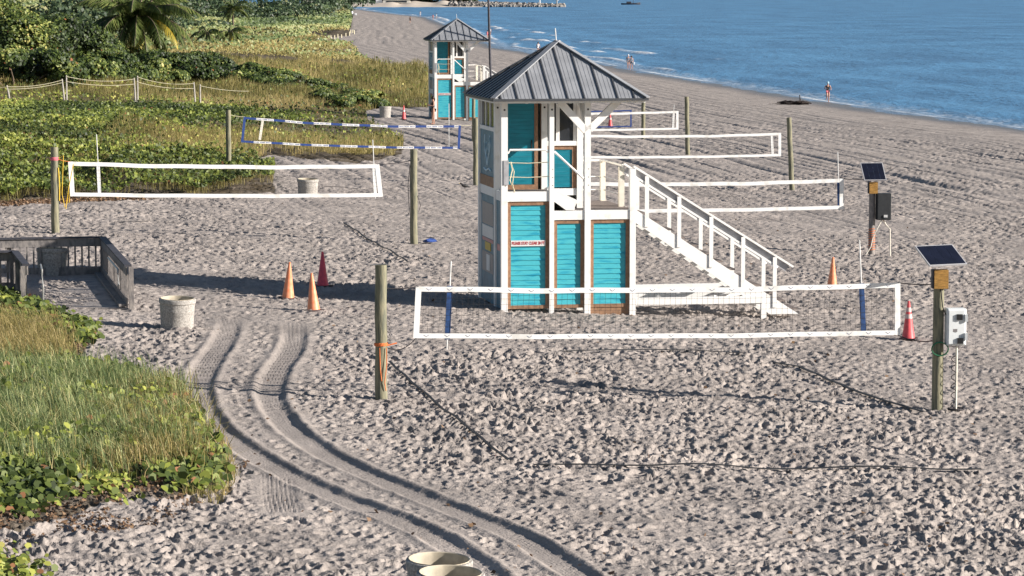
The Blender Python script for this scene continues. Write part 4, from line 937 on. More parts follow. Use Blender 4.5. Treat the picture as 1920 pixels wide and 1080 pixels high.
def bird(px, py, label, rz):
    P = gp(px, py); T = thing('bird', label, 'bird', (P.x, P.y, P.z + .02), rz, None)
    MB().tube([(-.2, 0, .12), (-.1, 0, .15), (0, 0, .17), (.1, 0, .19), (.15, 0, .25), (.19, 0, .28), (.22, 0, .27)], [.02, .05, .075, .06, .035, .035, .01], 10).build('body', M['black'], T, True)
    for s in (-1, 1): MB().tube([(.01, s * .025, .12), (.0, s * .025, 0)], .008, 5).build('leg', M['black'], T)
    MB().tube([(.22, 0, .27), (.27, 0, .265)], [.010, .003], 5).build('beak', M['yellow'], T)
bird(872, 357, 'small dark bird standing on the sand left of the near tower', R(200))
P = gp(806, 456); T = thing('rope_bundle', 'small blue bundle lying on the sand beside the tall wooden post', 'rope', (P.x, P.y, P.z + .03))
MB().tube([(.22 * math.cos(t) * (1 - t / 60), .3 * math.sin(t * 1.03), .03 + .002 * t) for t in np.linspace(0, 30, 90)], .02, 5).build('coil', M['blue'], T)

# rope fence on the dune
fp = [(20, 190, 160, -.22, 'leaning rope fence post at the left edge, by the bare sand'), (122, 173, 148, -.1, 'left post of the first pair in the dune rope fence'), (126, 171, 141, 0, 'right post of the first pair in the dune rope fence'),
      (255, 183, 146, -.05, 'left post of the middle pair in the dune rope fence'), (259, 183, 142, 0, 'right post of the middle pair in the dune rope fence'), (367, 183, 154, -.06, 'left post of the last pair in the dune rope fence'), (376, 182, 158, 0, 'right post of the last pair in the dune rope fence')]
tops = []
for (x, y, yt, ln, lb) in fp:
    yd = 200 + (x - 200) * .012; X_ = (x - 960) / F * yd; P = Vector((X_, yd, float(gz0(X_, yd)))); h = CZ + ray(x, yt)[2] * yd - P.z; o = MB().tube([(0, 0, -.3), (ln * h * .5, 0, h * .5), (ln * h, 0, h)], [.065, .06, .05], 8).build('fence_post', M['paletrunk'])
    o.location = P; tag(o, lb, 'fence post', 'posts of the dune rope fence'); tops.append(P + Vector((ln * h, 0, h)))
def fence_rope(a_, b_, sag_, dz, lb):
    pts = [a_.lerp(b_, t) + Vector((0, -.06, dz - sag_ * 4 * t * (1 - t))) for t in np.linspace(0, 1, 13)]
    tag(MB().tube(pts, .017, 5).build('fence_rope', M['wrope']), lb, 'rope', 'ropes of the dune fence')
lft = tops[0] - Vector((5, 0, .3))
fence_rope(lft, tops[0], .1, -.1, 'fence rope leaving the picture on the left')
for i, (a_, b_, nm) in enumerate(((0, 1, 'first'), (2, 3, 'second'), (4, 5, 'third'))):
    fence_rope(tops[a_], tops[b_], .22 if i else .16, -.08, f'upper rope of the {nm} sagging span of the dune fence')
    fence_rope(tops[a_], tops[b_], .16 if i else .12, -.42 if i else -.25, f'lower rope of the {nm} sagging span of the dune fence')
fence_rope(tops[6], tops[6] + Vector((3.2, 1, -.4)), .1, -.1, 'fence rope running right from the last post pair into the grass')

# far stakes at the dune edge
for i, (x, y) in enumerate([(596, 75), (609, 74), (620, 73), (627, 72.5), (633, 72), (640, 71), (648, 68), (655, 67), (657, 62), (661, 61), (664, 64)]):
    P = gp(x, y); o = MB().tube([(0, 0, -.2), (0, 0, .62 + .15 * (i % 3 == 1))], [.14, .12], 7).build('stake', M['wrope']); o.location = P
    tag(o, f'{ORD[i]} short pale stake from the left along the far dune edge', 'stake', 'pale stakes along the far dune edge')

# small boats drawn up on the far sand
def boat(px, py, L_, m, m2, label, rz):
    P = gp(px, py); T = thing('beached_boat', label, 'boat', tuple(P), rz, 'small craft resting on the far sand')
    b = MB(); sec = [(-.5, .28, .25), (-.3, .34, .24), (0, .36, .22), (.3, .27, .26), (.5, .02, .36)]; ring = []
    for x, w, h_ in sec: ring += [(x * L_, -w * 1.6, h_ * 2.2), (x * L_, -w * 1.1, .1), (x * L_, 0, .0), (x * L_, w * 1.1, .1), (x * L_, w * 1.6, h_ * 2.2)]
    f = [[i * 5 + k, i * 5 + k + 1, (i + 1) * 5 + k + 1, (i + 1) * 5 + k] for i in range(4) for k in range(4)] + [[0, 1, 2, 3, 4]]
    f += [[i * 5, (i + 1) * 5, (i + 1) * 5 + 4, i * 5 + 4] for i in range(4)]
    b.add(ring, f).build('hull', M[m], T)
    MB().box((-.1 * L_, 0, .95), (.35 * L_, .8, .7)).build('cover', M[m2], T, bevel=.12)
boat(660, 29, 3.4, 'cwhite', 'cwhite', 'white covered boat lying on the far sand at the end of the dune', R(-20))
boat(650, 24, 3.2, 'cwhite', 'plaster', 'second white boat just behind the first on the far sand', R(15))
boat(648, 37, 3.2, 'cwhite', 'blue', 'small boat with a blue cover on the far shaded sand', R(5))

#VEG#
# ---------------------------------------------------------------- vegetation
def leaves(name, P, size, nrm, mat_, parent=None, six=False, seedoff=0, rnd=None, asp=.75):
    """one mesh of flat leaves at points P with normals nrm"""
    n = len(P); r_ = np.random.default_rng(100 + seedoff)
    nrm = nrm / np.linalg.norm(nrm, axis=1, keepdims=True)
    a_ = r_.normal(size=(n, 3)); t = np.cross(nrm, a_); t /= np.linalg.norm(t, axis=1, keepdims=True) + 1e-9; s = np.cross(nrm, t)
    size = np.broadcast_to(size, (n,))[:, None]
    if six:
        prof = [(-.5, 0, 0), (-.22, .42, .06), (.2, .46, .05), (.5, .0, -.06), (.2, -.46, .05), (-.22, -.42, .06)]
    else: prof = [(-.5, 0, 0), (0, .46, .07), (.5, 0, -.05), (0, -.46, .07)]
    V = np.stack([P + size * (t * q[0] + s * q[1] * asp * 1.25 + nrm * q[2]) for q in prof], 1).reshape(-1, 3)
    k = len(prof); Fc = np.arange(n * k).reshape(n, k)
    return np_mesh(name, V, Fc, mat_, parent, {'rnd': r_.random(n) if rnd is None else np.clip(rnd, 0, 1)})
def blades(name, P, h, w, mat_, lean=.35, parent=None, rnd=None, seedoff=0, bias=(0, 0)):
    n = len(P); r_ = np.random.default_rng(300 + seedoff); a_ = r_.random(n) * 6.283
    h = np.broadcast_to(h, (n,)); w = np.broadcast_to(w, (n,))
    d = np.stack([np.cos(a_), np.sin(a_), a_ * 0], 1); ln = np.abs(r_.normal(size=n)) * lean * h
    off = d * ln[:, None] + np.array([bias[0], bias[1], 0]) * h[:, None]
    yaw = r_.random(n) * 3.14; s = np.stack([np.cos(yaw), np.sin(yaw) * .5, yaw * 0], 1) * w[:, None] * .5
    up = np.zeros((n, 3)); up[:, 2] = h
    m1 = P + up * .55 + off * .35; m2 = P + up * .9 * (1 - np.minimum(ln / h, .6)[:, None] * .5) + off
    V = np.stack([P - s, P + s, m1 + s * .8, m1 - s * .8, m2 + s * .2, m2 - s * .2], 1).reshape(-1, 3)
    b_ = np.arange(n)[:, None] * 6; Fc = np.concatenate([b_ + np.array([0, 1, 2, 3]), b_ + np.array([3, 2, 4, 5])], 0)
    rr_ = r_.random(n) if rnd is None else np.clip(rnd, 0, 1)
    return np_mesh(name, V, Fc, mat_, parent, {'rnd': np.concatenate([rr_, rr_])})
def scatter(n, poly, bbox=None, k=0):
    r_ = np.random.default_rng(500 + k); xs = [p[0] for p in poly]; yy = [p[1] for p in poly]
    X = r_.uniform(min(xs), max(xs), n); Y = r_.uniform(min(yy), max(yy), n); m = poly_in(X, Y, poly); return X[m], Y[m]
def zone(px):  # polygon of photo points -> ground polygon
    return gpoly(px)
rg = np.random.default_rng(11)
def upn(n, spread, bias=(0.25, -.25, 1)): return rg.normal(size=(n, 3)) * spread + np.array(bias)
# near patch -------------------------------------------------------
X, Y = scatter(26000, VEG_NEAR, k=1); Z = gh(X, Y)
tag(leaves('dead_leaf_litter', np.stack([X, Y, Z + .03 + rg.random(len(X)) * .05], 1), rg.uniform(.03, .09, len(X)), upn(len(X), .6), LM_litter, seedoff=1), 'brown dead leaves and roots under the near dune plants', 'leaf litter', kind='stuff')
litter_poly = gpoly([(-60, 880), (200, 860), (400, 900), (470, 860), (430, 930), (300, 985), (150, 1010), (-60, 1040)])
X, Y = scatter(9000, litter_poly, k=2); m = fbm(X * 1.5, Y * 1.5, 200) > .46; X, Y = X[m], Y[m]; Z = gh(X, Y)
tag(leaves('dead_leaf_litter', np.stack([X, Y, Z + .015], 1), rg.uniform(.03, .08, len(X)), upn(len(X), .5), LM_litter, seedoff=2), 'reddish dry leaves scattered on sand in front of the near plants', 'leaf litter', kind='stuff')
Zg = zone([(-260, 690), (60, 700), (230, 722), (330, 748), (345, 800), (385, 862), (300, 878), (120, 872), (-260, 868)])
X, Y = scatter(150000, Zg, k=3); X = X + rg.normal(size=len(X)) * .16; Y = Y + rg.normal(size=len(Y)) * .9; dry = np.clip((X - gp(230, 790)[0]) / 1.6 + .2 + (fbm(X * 1.2, Y * 1.2, 201) - .5) * 2.0, 0, 1)
m = rg.random(len(X)) > .25; X, Y, dry = X[m][:62000], Y[m][:62000], dry[m][:62000]; Z = gh(X, Y); isd = rg.random(len(X)) < dry * .85 + .08
hh = rg.uniform(.2, .72, len(X)) * (.4 + 1.1 * fbm(X * .9, Y * .9, 202))
Pn = np.stack([X, Y, Z], 1)
tag(blades('beach_grass', Pn[~isd], hh[~isd], rg.uniform(.010, .022, (~isd).sum()), LM_green, .65, seedoff=3, bias=(-.1, 0)), 'tall green beach grass in the near left patch', 'grass', kind='stuff')
tag(blades('dry_beach_grass', Pn[isd], hh[isd] * .95, .014, LM_gold, .65, seedoff=4, bias=(-.1, 0)), 'dry straw coloured grass at the right edge of the near patch', 'grass', kind='stuff')
Zd = zone([(-260, 605), (0, 600), (90, 612), (130, 650), (110, 690), (0, 690), (-260, 690)])
X, Y = scatter(40000, Zd, k=5); X = X + rg.normal(size=len(X)) * .15; Y = Y + rg.normal(size=len(Y)) * .8; Z = gh(X, Y)
tag(blades('dry_beach_grass', np.stack([X, Y, Z], 1), rg.uniform(.25, .5, len(X)), .012, LM_gold, .5, seedoff=5, bias=(-.15, 0)), 'dry tan grass clump at the left edge below the wooden ramp', 'grass', kind='stuff')
X, Y = scatter(5200, zone([(330, 790), (425, 835), (450, 900), (410, 950), (340, 940), (370, 890), (385, 850)]), k=51); Z = gh(X, Y)
tag(blades('dry_beach_grass', np.stack([X, Y, Z], 1), rg.uniform(.1, .28, len(X)), .010, LM_gold, .7, seedoff=51), 'sparse low dry grass spilling onto the sand by the tyre tracks', 'grass', kind='stuff')
def vines(lb, px, n, smin, smax, k, hmin=.08, hmax=.35, mt=None, nm='vine_leaves', thr=None, poly=None):
    X, Y = scatter(n, poly or zone(px), k=k)
    if thr is not None: m_ = fbm(X * .8, Y * .8, 210 + k) > thr; X, Y = X[m_], Y[m_]
    X = X + rg.normal(size=len(X)) * .13; Y = Y + rg.normal(size=len(X)) * .5
    Z = gh(X, Y); mound = fbm(X * .7, Y * .5, 220 + k)
    P_ = np.stack([X, Y, Z + hmin + (hmax - hmin) * mound * rg.random(len(X))], 1)
    rn = np.clip(.15 + .55 * rg.random(len(X)) + (fbm(X * .5, Y * .5, 230 + k) - .5) * .9, 0, .93); rn = np.where(rg.random(len(X)) < .03, 1, rn)
    return tag(leaves(nm, P_, rg.uniform(smin, smax, len(X)), upn(len(X), .55, (.45, -.5, .8)), mt or LM_vine, six=True, seedoff=k, rnd=rn), lb, 'ground cover', kind='stuff')
vines('bright green vine leaves beside the foot of the wooden ramp', [(-260, 548), (0, 553), (60, 575), (125, 598), (178, 632), (150, 650), (90, 622), (0, 603), (-260, 605)], 15000, .09, .19, 6, .05, .35)
vines('green and yellow vine leaves between two clumps of grass at the left edge', [(-260, 680), (60, 672), (150, 690), (250, 712), (180, 735), (0, 712), (-260, 712)], 15000, .08, .16, 7)
vines('large glossy leaves at the lower right of the near plant patch', [(230, 850), (330, 800), (350, 770), (372, 830), (398, 862), (402, 905), (372, 928), (300, 905)], 5200, .09, .19, 8, .08, .42)
vines('large round leaves at the lower left corner of the near plants', [(-260, 850), (60, 858), (140, 872), (120, 900), (100, 935), (60, 960), (-260, 975)], 7800, .08, .18, 9, .04, .34)
vines('vine leaves poking out among the near green grass', [(-260, 700), (60, 710), (230, 740), (330, 760), (380, 850), (120, 860), (-260, 860)], 3500, .06, .15, 12, .25, .55, thr=.5)
vines('a few pale vine leaves creeping over the litter', [(120, 880), (220, 895), (260, 930), (120, 930), (60, 950)], 900, .07, .15, 10, .03, .12, thr=.5)
vines('small tuft of grass and leaves in the bottom left corner', [(-120, 1055), (40, 1062), (60, 1100), (-120, 1110)], 1500, .06, .12, 11, .03, .2)

# dune cover -------------------------------------------------------
def dune_pts(n, y0, y1, k):
    r_ = np.random.default_rng(700 + k); Y = np.exp(r_.uniform(math.log(y0), math.log(y1), n)); t = r_.uniform(-.205, -.02, n); X = Y * t
    m_ = poly_in(X, Y, VEG_FAR); return X[m_], Y[m_]
def pixrow(X, Y): z = gz0(X, Y); return -25 + F * (CZ - z) / Y, 960 + F * X / Y
def goldness(X, Y):
    r_, c_ = pixrow(X, Y)
    # green vine ground near the front and left, golden oats to the right and behind
    g_ = np.clip((c_ - 330) / 260, 0, 1) * np.clip((330 - r_) / 60, 0, 1) + np.clip((200 - r_) / 20, 0, 1) * np.clip((r_ - 80) / 8, 0, 1) * 1.0
    g_ = g_ + .65 * np.exp(-((r_ - 272) / 38) ** 2) * np.clip((c_ - 120) / 160, 0, 1) + .5 * np.exp(-((r_ - 192) / 14) ** 2)
    g_ = g_ - .9 * np.clip((r_ - 318) / 25, 0, 1) * np.clip((470 - c_) / 60, 0, 1)
    far_ = (r_ < 80); gf = np.where((r_ > 12) & (r_ < 28) & (c_ > 450), .95, np.where((r_ > 66) | (c_ < 480) & (r_ > 50), .75, .12))
    g_ = np.where(far_, gf, g_)
    return np.clip(g_ + (fbm(X * .22, Y * .10, 240) - .5) * 1.3, 0, 1)
X, Y = dune_pts(380000, 92, 330, 1); gd = np.clip(goldness(X, Y) + .08, .26, .95); u_ = rg.random(len(X)); isg = u_ < gd
sc = np.clip(Y / 170, .8, 2.0)
Z = gz0(X, Y); mound = 1.5 * fbm(X * .42, Y * .17, 241) ** 2 + .45 * fbm(X * 1.3, Y * .7, 243) - .1
mound = mound * (1 - .9 * np.clip((Y - 150) / 15, 0, 1) * np.clip((225 - Y) / 10, 0, 1))
Zp = Z + mound
i_ = isg; n = i_.sum()
rn = np.clip(.2 + .5 * rg.random(n) + (fbm(X[i_] * .15, Y[i_] * .08, 242) - .5) * 1.0, 0, 1)
tag(blades('golden_dune_grass', np.stack([X[i_], Y[i_], Zp[i_] - .25], 1), rg.uniform(.35, .85, n) * sc[i_] ** .5 * (1 - .5 * (np.abs(Y[i_] - 185) < 25)), .022 * sc[i_], LM_gold, .35, rnd=rn, seedoff=20), 'golden and olive sea oats covering the dune behind the nets', 'grass', kind='stuff')
i_ = ~isg; n = i_.sum()
rn = np.clip(.1 + .6 * rg.random(n) + (fbm(X[i_] * .25, Y[i_] * .12, 244) - .5) * 1.1, 0, .92); rn = np.where(rg.random(n) < .006, 1, rn)
tag(leaves('dune_vine_leaves', np.stack([X[i_], Y[i_], Zp[i_] + .05 + .2 * rg.random(n)], 1), rg.uniform(.11, .23, n) * sc[i_] ** .7, upn(n, .75, (.5, -.5, .6)), LM_vine, seedoff=21, rnd=rn), 'low green beach vines covering the front of the dune', 'ground cover', kind='stuff')
X, Y = dune_pts(190000, 330, 1250, 2); gd = goldness(X, Y); isg = rg.random(len(X)) < np.clip(gd, .18, .95); sc = Y / 330
Z = gz0(X, Y) + 2.0 * fbm(X * .10, Y * .022, 245) ** 2 + .5 * fbm(X * .4, Y * .1, 248) + .4 * rg.random(len(X))
i_ = isg; n = i_.sum(); rn = np.clip(.25 + .5 * rg.random(n) + (fbm(X[i_] * .1, Y[i_] * .03, 246) - .5), 0, 1)
tag(leaves('far_golden_grass', np.stack([X[i_], Y[i_], Z[i_]], 1), .32 * sc[i_], upn(n, .6, (.4, -.8, .5)), LM_gold, seedoff=22, rnd=rn * .8, asp=.3), 'tan grass on the distant dune', 'grass', kind='stuff')
i_ = ~isg; n = i_.sum(); rn = np.clip(.38 + .5 * rg.random(n) + (fbm(X[i_] * .1, Y[i_] * .02, 247) - .5) * 1.6, 0, 1)
tag(leaves('far_green_scrub', np.stack([X[i_], Y[i_], Z[i_] + .3], 1), .36 * sc[i_], upn(n, .6, (.6, -.6, .6)), LM_scrub, seedoff=23, rnd=rn), 'green scrub carpeting the distant dune', 'ground cover', kind='stuff')
X, Y = scatter(30000, zone([(-260, 372), (0, 378), (130, 374), (300, 368), (300, 372), (130, 381), (0, 386), (-260, 390)]), k=31); X2, Y2 = X[:4000], Y[:4000]; Z = gh(X2, Y2)
tag(leaves('dead_leaf_litter', np.stack([X2, Y2, Z + .04], 1), rg.uniform(.06, .14, len(X2)), upn(len(X2), .5), LM_litter, seedoff=31), 'red brown dry vine stems along the front edge of the dune', 'leaf litter', kind='stuff')

r_ = np.random.default_rng(77); Y = np.exp(r_.uniform(math.log(38), math.log(120), 420)); X = Y * r_.uniform(-.1, .17, 420); m_ = ~poly_in(X, Y, VEG_FAR) & ~poly_in(X, Y, VEG_NEAR); X, Y = X[m_], Y[m_]
tag(leaves('seaweed_scraps', np.stack([X, Y, gh(X, Y) + .015], 1), r_.uniform(.03, .12, len(X)), r_.normal(size=(len(X), 3)) * .5 + np.array([0, 0, 1.]), LM_litter, seedoff=32), 'small dry scraps of seaweed and leaf strewn over the open sand', 'litter', kind='stuff')

# sea grape shrubs and trees ----------------------------------------
def blob_points(n, c, rad, r_):
    q = r_.normal(size=(n, 3)); q /= np.linalg.norm(q, axis=1, keepdims=True)
    q[:, 2] = np.abs(q[:, 2]) * np.where(r_.random(n) < .88, 1, -.6)
    dd = r_.uniform(.62, 1.0, n) ** .5
    return np.array(c) + q * np.array(rad) * dd[:, None], q
def shrub(name, label, cat, loc, w, d, h, n, leaf, mt, k, group=None, trunk=True, lobes=9, gap=.36):
    r_ = np.random.default_rng(900 + k); T = thing(name, label, cat, loc, 0, group); PP = []; NN = []; LC = []
    for j in range(lobes):
        cx, cy = r_.uniform(-.5, .5) * w, r_.uniform(-.5, .5) * d; hz = h * r_.uniform(.35, .85) * (1 - .35 * abs(cx / w) * 2 * .7)
        rd = (w * r_.uniform(.18, .32), d * r_.uniform(.25, .4), h * r_.uniform(.2, .36))
        c = (cx, cy, max(hz - rd[2] * .5, rd[2] * .8)); p_, q_ = blob_points(n // lobes, c, rd, r_); PP.append(p_); NN.append(q_); LC.append(c)
    P_ = np.concatenate(PP); Q_ = np.concatenate(NN)
    nz = fbm(P_[:, 0] * 1.1 + k * 9, P_[:, 2] * 1.3 + P_[:, 1] * .7, 250 + k); keep = (nz > gap) & (P_[:, 2] > -.1)
    P_, Q_ = P_[keep], Q_[keep]; m_ = len(P_)
    nr_ = Q_ + r_.normal(size=(m_, 3)) * .6 + np.array([.35, -.35, .25])
    rn = np.clip(.1 + .62 * r_.random(m_) + (fbm(P_[:, 0] * .6, P_[:, 2] * .6, 260 + k) - .5) * .9, 0, .94); rn = np.where(r_.random(m_) < .006, 1, rn)
    leaves('crown', P_, r_.uniform(.6, 1.15, m_) * leaf, nr_, mt, T, seedoff=400 + k, rnd=rn)
    if trunk:
        b_ = MB()
        for c in LC[:5]: b_.tube([(c[0] * .15, c[1] * .15, -.3), (c[0] * .5, c[1] * .4, c[2] * .45), (c[0], c[1], c[2])], [.05 * h ** .5, .035 * h ** .5, .015], 6)
        b_.build('trunk', M['trunk'], T)
    return T
HG = 'sea grape hedge along the back of the dune'
hedge = [(30, 168, 3.2, 7), (90, 166, 3.2, 7), (150, 164, 3.0, 7), (205, 163, 2.9, 6), (260, 163, 2.7, 6), (310, 162, 2.8, 6), (360, 162, 2.7, 6), (405, 163, 2.4, 6), (450, 166, 2.1, 6), (495, 170, 1.9, 5.5), (535, 174, 1.8, 5), (575, 179, 1.6, 5), (612, 185, 1.4, 4.5), (645, 193, 1.2, 4), (672, 201, 1.0, 3.5), (345, 150, 2.6, 7), (245, 148, 3.0, 8)]
hedge += [(x + 22, y - 3, h * .9, w) for x, y, h, w in hedge if 170 < x < 600 and y > 155][:0]
hedge.sort(key=lambda q: q[0])
for i, (x, y, h, w) in enumerate(hedge):
    P = gp(x, y); shrub('sea_grape_bush', f'{ORD[i]} dark green bush from the left in the continuous hedge across the dune', 'bush', (P.x, P.y, P.z - .1), w * 1.05, 4.5, h * 1.12, 9000, .27, LM_grape, i, HG)
for i, (x, y, h, w, lb) in enumerate([(15, 152, 7.5, 8, 'tallest sea grape tree at the left edge of the picture'), (85, 150, 6.2, 8, 'broad sea grape tree second from the left edge, above the first fence posts'), (150, 149, 4.6, 6, 'lower sea grape tree just left of the big coconut palm'), (-60, 150, 8, 9, 'sea grape tree partly outside the left edge')]):
    P = gp(x, y); shrub('sea_grape_tree', lb, 'tree', (P.x, P.y, P.z), w, 6, h, 24000, .27, LM_grape, 40 + i, None, lobes=18, gap=.36)
# palms --------------------------------------------------------------
def palm(label, px, py, trunk_h, frond, nf, k, yellow=(), lean=0, width=.07, nl=44, group=None, droop=1.0):
    P = gp(px, py); r_ = random.Random(k); T = thing('palm_tree', label, 'palm tree', tuple(P), 0, group)
    tr = [(lean * trunk_h * t * t, 0, trunk_h * t - .2) for t in np.linspace(0, 1, 7)]
    MB().tube(tr, [.22 - .08 * t for t in np.linspace(0, 1, 7)], 10).build('trunk', M['trunk'], T, True)
    c = Vector(tr[-1]); V = []; Fc = []; RN = []; st = MB()
    for i in range(nf):
        a_ = i * 2.39996 + r_.uniform(-.2, .2); e0 = R(r_.uniform(5, 75) if i > nf * .35 else r_.uniform(-25, 25)); L_ = frond * r_.uniform(.8, 1.1); yl = i in yellow
        dh = Vector((math.cos(a_), math.sin(a_), 0)); pts = []; p = c.copy(); e = e0; m_ = 14
        for s in range(m_ + 1):
            pts.append(p.copy()); p = p + (dh * math.cos(e) + Vector((0, 0, math.sin(e)))) * L_ / m_; e -= R(r_.uniform(6, 9)) * droop
        st.tube(pts, [.03 * (1 - .8 * s / m_) * frond / 4 + .004 for s in range(m_ + 1)], 5, m=1 if yl else 0)
        side = dh.cross(Vector((0, 0, 1))); base = r_.uniform(.1, .55)
        for s in range(nl):
            t = .1 + .9 * s / nl; f_ = t * m_; q0 = pts[int(min(f_, m_ - 1))].lerp(pts[int(min(f_, m_ - 1)) + 1], f_ % 1 if f_ < m_ else 1)
            d = (pts[min(int(f_) + 1, m_)] - pts[int(min(f_, m_ - 1))]).normalized(); ll = frond * .22 * math.sin(math.pi * min(1, .2 + t * .8)) + .1
            for sg_ in (1, -1):
                o_ = (side * sg_ * r_.uniform(.5, .8) + d * .5 + Vector((0, 0, -r_.uniform(.35, .9)))).normalized() * ll * r_.uniform(.85, 1.1)
                w_ = d * width * .5; b_ = len(V); V += [tuple(q0 - w_), tuple(q0 + w_), tuple(q0 + o_ * .6 + w_ * .7 + Vector((0, 0, .02))), tuple(q0 + o_), tuple(q0 + o_ * .6 - w_ * .7)]
                Fc.append([b_, b_ + 1, b_ + 2, b_ + 3, b_ + 4]); RN.append(min(1, (.85 + .15 * r_.random()) if yl else base * .6 + .45 * r_.random()))
    np_mesh('fronds', V, Fc, LM_palm, T, {'rnd': RN}); st.build('frond_stems', [M['trunk'], M['yrope']], T)
    return T
palm('large coconut palm with drooping and yellow fronds above the hedge', 262, 146, 5.3, 6.4, 46, 1, (2, 5), -.02, .11, 70, droop=.95)
palm('young palm with upright fronds behind the hedge, upper one of three', 437, 62, 4.4, 4.6, 14, 2, (), 0, .2, 26)
palm('low young palm to the right, lower pair in the golden grass', 432, 92, 2.6, 3.6, 12, 3, (2,), 0, .16, 26)
palm('low young palm to the left, lower pair in the golden grass', 388, 94, 2.4, 3.6, 12, 4, (), 0, .16, 26)
palm('tall far palm with a pale trunk behind the big coconut palm', 388, 34, 9, 4.5, 16, 5, (), 0, .3, 24)

# far trees ---------------------------------------------------------
FG = 'far trees behind the dune'
far = [(x, y, h, w) for x, y, h, w in [(200, 60, 9, 16), (285, 44, 9, 12), (352, 22, 8, 10), (410, 15, 8, 16), (470, 22, 7, 22), (520, 18, 6, 22), (560, 14, 7, 24), (600, 10, 8, 26), (640, 6.5, 10, 40), (690, 5, 10, 46), (740, 5, 9, 46), (340, 36, 3, 12), (500, 17, 3, 16), (450, 20, 3, 14), (100, 70, 9, 16), (0, 80, 9, 16)]]
far.sort(key=lambda q: q[0])
for i, (x, y, h, w) in enumerate(far):
    d = ray(x, y); t = (4.0 - CZ) / d[2]; t = min(t, 1600) if x < 620 else 1500
    X_ = d[0] * t; z_ = float(gz0(X_, t)); lf = max(.5, t / 1100 * .95)
    shrub('broadleaf_tree', f'{ORD[i]} dark green tree from the left in the distant row behind the dune', 'tree', (X_, t, z_), w, 12, h, 2600, lf, LM_far, 60 + i, FG, lobes=10, gap=.38)
# headland ----------------------------------------------------------
HY = 5600 * 9.7 / (13 + 25)
def wx(px, y=HY): return (px - 960) / F * y
v = []; f = []; prof = []
for i in range(61):
    px = 560 + (905 - 560) * i / 60; X_ = wx(px); top_ = 1.2 + 1.2 * vnoise(np.array([i * .3]), np.array([0.]), 5)[0]
    top_ *= min(1, (60 - i) / 6 + .2)
    for j, (dy, z) in enumerate(((-4, -1), (0, .3), (14, top_ * .8), (45, top_ * 1.3), (120, top_ * 1.2), (260, -1))): v.append((X_, HY + dy, z))
for i in range(60):
    for j in range(5): b_ = i * 6 + j; f.append((b_, b_ + 6, b_ + 7, b_ + 1))
o = MB().add(v, f).build('headland_beach', mat('pale_beach', (.55, .48, .40), .9, .1, .05), None, True); tag(o, kind='structure')
rr = random.Random(9); rb = MB()
for i in range(1900):
    px = 842 + (1058 - 842) * rr.random() ** .85; hx = 2.6 * (1 - .55 * max(0, (px - 900) / 160)); X_ = wx(px); dy = rr.uniform(-3, 6)
    s = rr.uniform(.45, 1.3); z = hx * (1 - abs(dy - 1.5) / 6) * rr.uniform(.3, 1)
    m3 = Matrix.Rotation(rr.uniform(0, 3), 3, 'Z') @ Matrix.Rotation(rr.uniform(0, 3), 3, 'X')
    rb.box((X_, HY + 4 + dy, z), (s * 1.3, s, s * .8), m3)
tag(rb.build('rock_jetty', M['rock']), 'long low jetty of grey boulders reaching into the sea from the headland', 'jetty')
T = thing('beacon', 'small white beacon at the outer end of the rock jetty', 'beacon', (wx(1044), HY + 4, 1.5))
MB().tube([(0, 0, 0), (0, 0, 1.8)], .35, 8).build('mast', M['metal'], T); MB().lathe([(.0, 1.7), (.9, 1.8), (.9, 2.6), (.6, 2.9), (0, 3.0)], 12).build('lamp_housing', M['signwhite'], T)
T = thing('beacon', 'thin pale marker post halfway along the outer jetty', 'beacon', (wx(1012), HY + 4, 1.3)); MB().tube([(0, 0, 0), (0, 0, 2.2)], .3, 6).build('mast', M['signwhite'], T); MB().box((0, 0, 2.4), (.9, .9, .5)).build('lamp_housing', M['signwhite'], T)
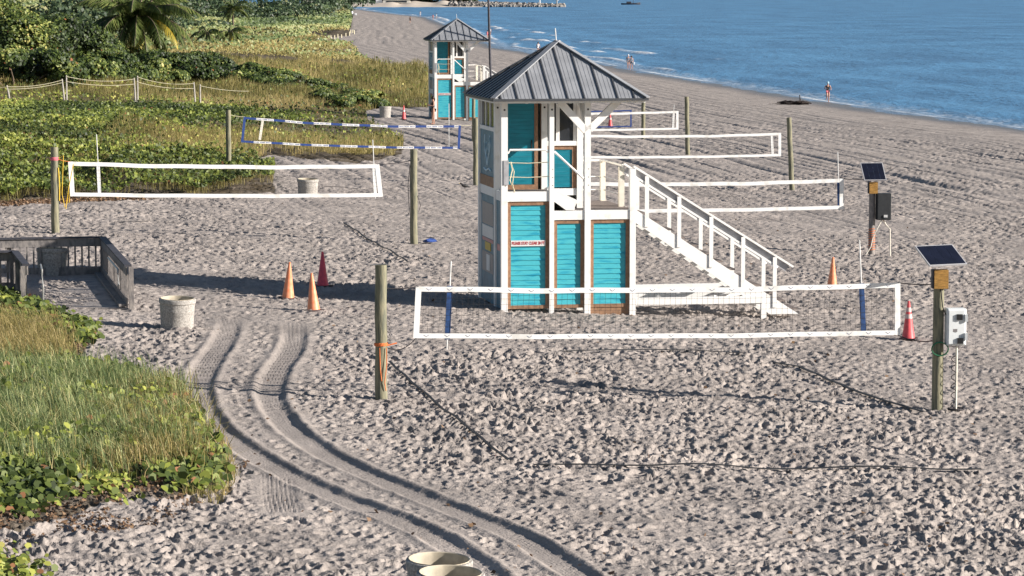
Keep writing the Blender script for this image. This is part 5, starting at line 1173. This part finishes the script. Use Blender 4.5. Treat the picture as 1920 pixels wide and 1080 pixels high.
for i, (px, h, w) in enumerate([(765, 10, 30), (780, 11, 30), (800, 12, 30), (822, 11, 26), (845, 8, 20), (865, 5, 16), (885, 4, 14)]):
    shrub('broadleaf_tree', f'{ORD[i]} dark tree from the left on the far headland behind the jetty', 'tree', (wx(px, HY + 60), HY + 60, 1.5), w * .7, 16, h, 1800, 1.3, LM_far, 90 + i, 'trees on the headland', lobes=9, gap=.36)
T = thing('waterfront_building', 'long low white building with a flat roof on the headland', 'building', (wx(745, HY + 30), HY + 30, 1.6))
MB().box((0, 0, 1.2), (13, 6, 2.0)).build('wall', M['plaster'], T); MB().box((2, 0, 2.4), (15, 7, .35)).build('roof', M['cwhite'], T); MB().box((-8.6, -.5, 1.9), (3, 4, 3.2)).build('annex', M['cwhite'], T)
MB().box((0, -3.05, .9), (10, .1, .8)).build('window', M['darkglass'], T)
T = thing('house', 'small pale house among the far trees at the end of the beach', 'house', (wx(608, 1250), 1250, 3.2))
MB().box((0, 0, 2), (3.2, 4, 4.4)).build('wall', M['plaster'], T); MB().add([(-2, -2.4, 4.2), (2, -2.4, 4.2), (2, 2.4, 4.2), (-2, 2.4, 4.2), (0, 0, 5.6)], [(0, 1, 4), (1, 2, 4), (2, 3, 4), (3, 0, 4), (3, 2, 1, 0)]).build('roof', M['cwhite'], T)
MB().box((-.6, -2.02, 1.6), (.8, .06, 1.2)).box((.8, -2.02, 1.6), (.8, .06, 1.2)).build('window', M['darkglass'], T)
# boat at sea
By = 5600 * 9.7 / (8.5 + 25); T = thing('boat', 'low dark boat with a single mast far out on the water', 'boat', (wx(1181, By), By, 0))
b = MB(); ring = []
for x, w, z in ((-5, .9, .9), (-3, 1.2, .8), (0, 1.3, .8), (3, 1.0, .95), (5.4, .05, 1.3)): ring += [(x, -w, z), (x, -w * .6, -.2), (x, w * .6, -.2), (x, w, z)]
f = [[i * 4 + k, i * 4 + (k + 1) % 4, (i + 1) * 4 + (k + 1) % 4, (i + 1) * 4 + k] for i in range(4) for k in range(4)] + [[0, 1, 2, 3]]
b.add(ring, f).build('hull', M['dark_wood'], T); MB().box((-.8, 0, 1.2), (2.6, 1.4, 1.0)).build('cabin', M['dark_wood'], T, bevel=.1); MB().tube([(1.5, 0, .8), (1.5, 0, 5)], .12, 6).build('mast', M['dark_wood'], T)
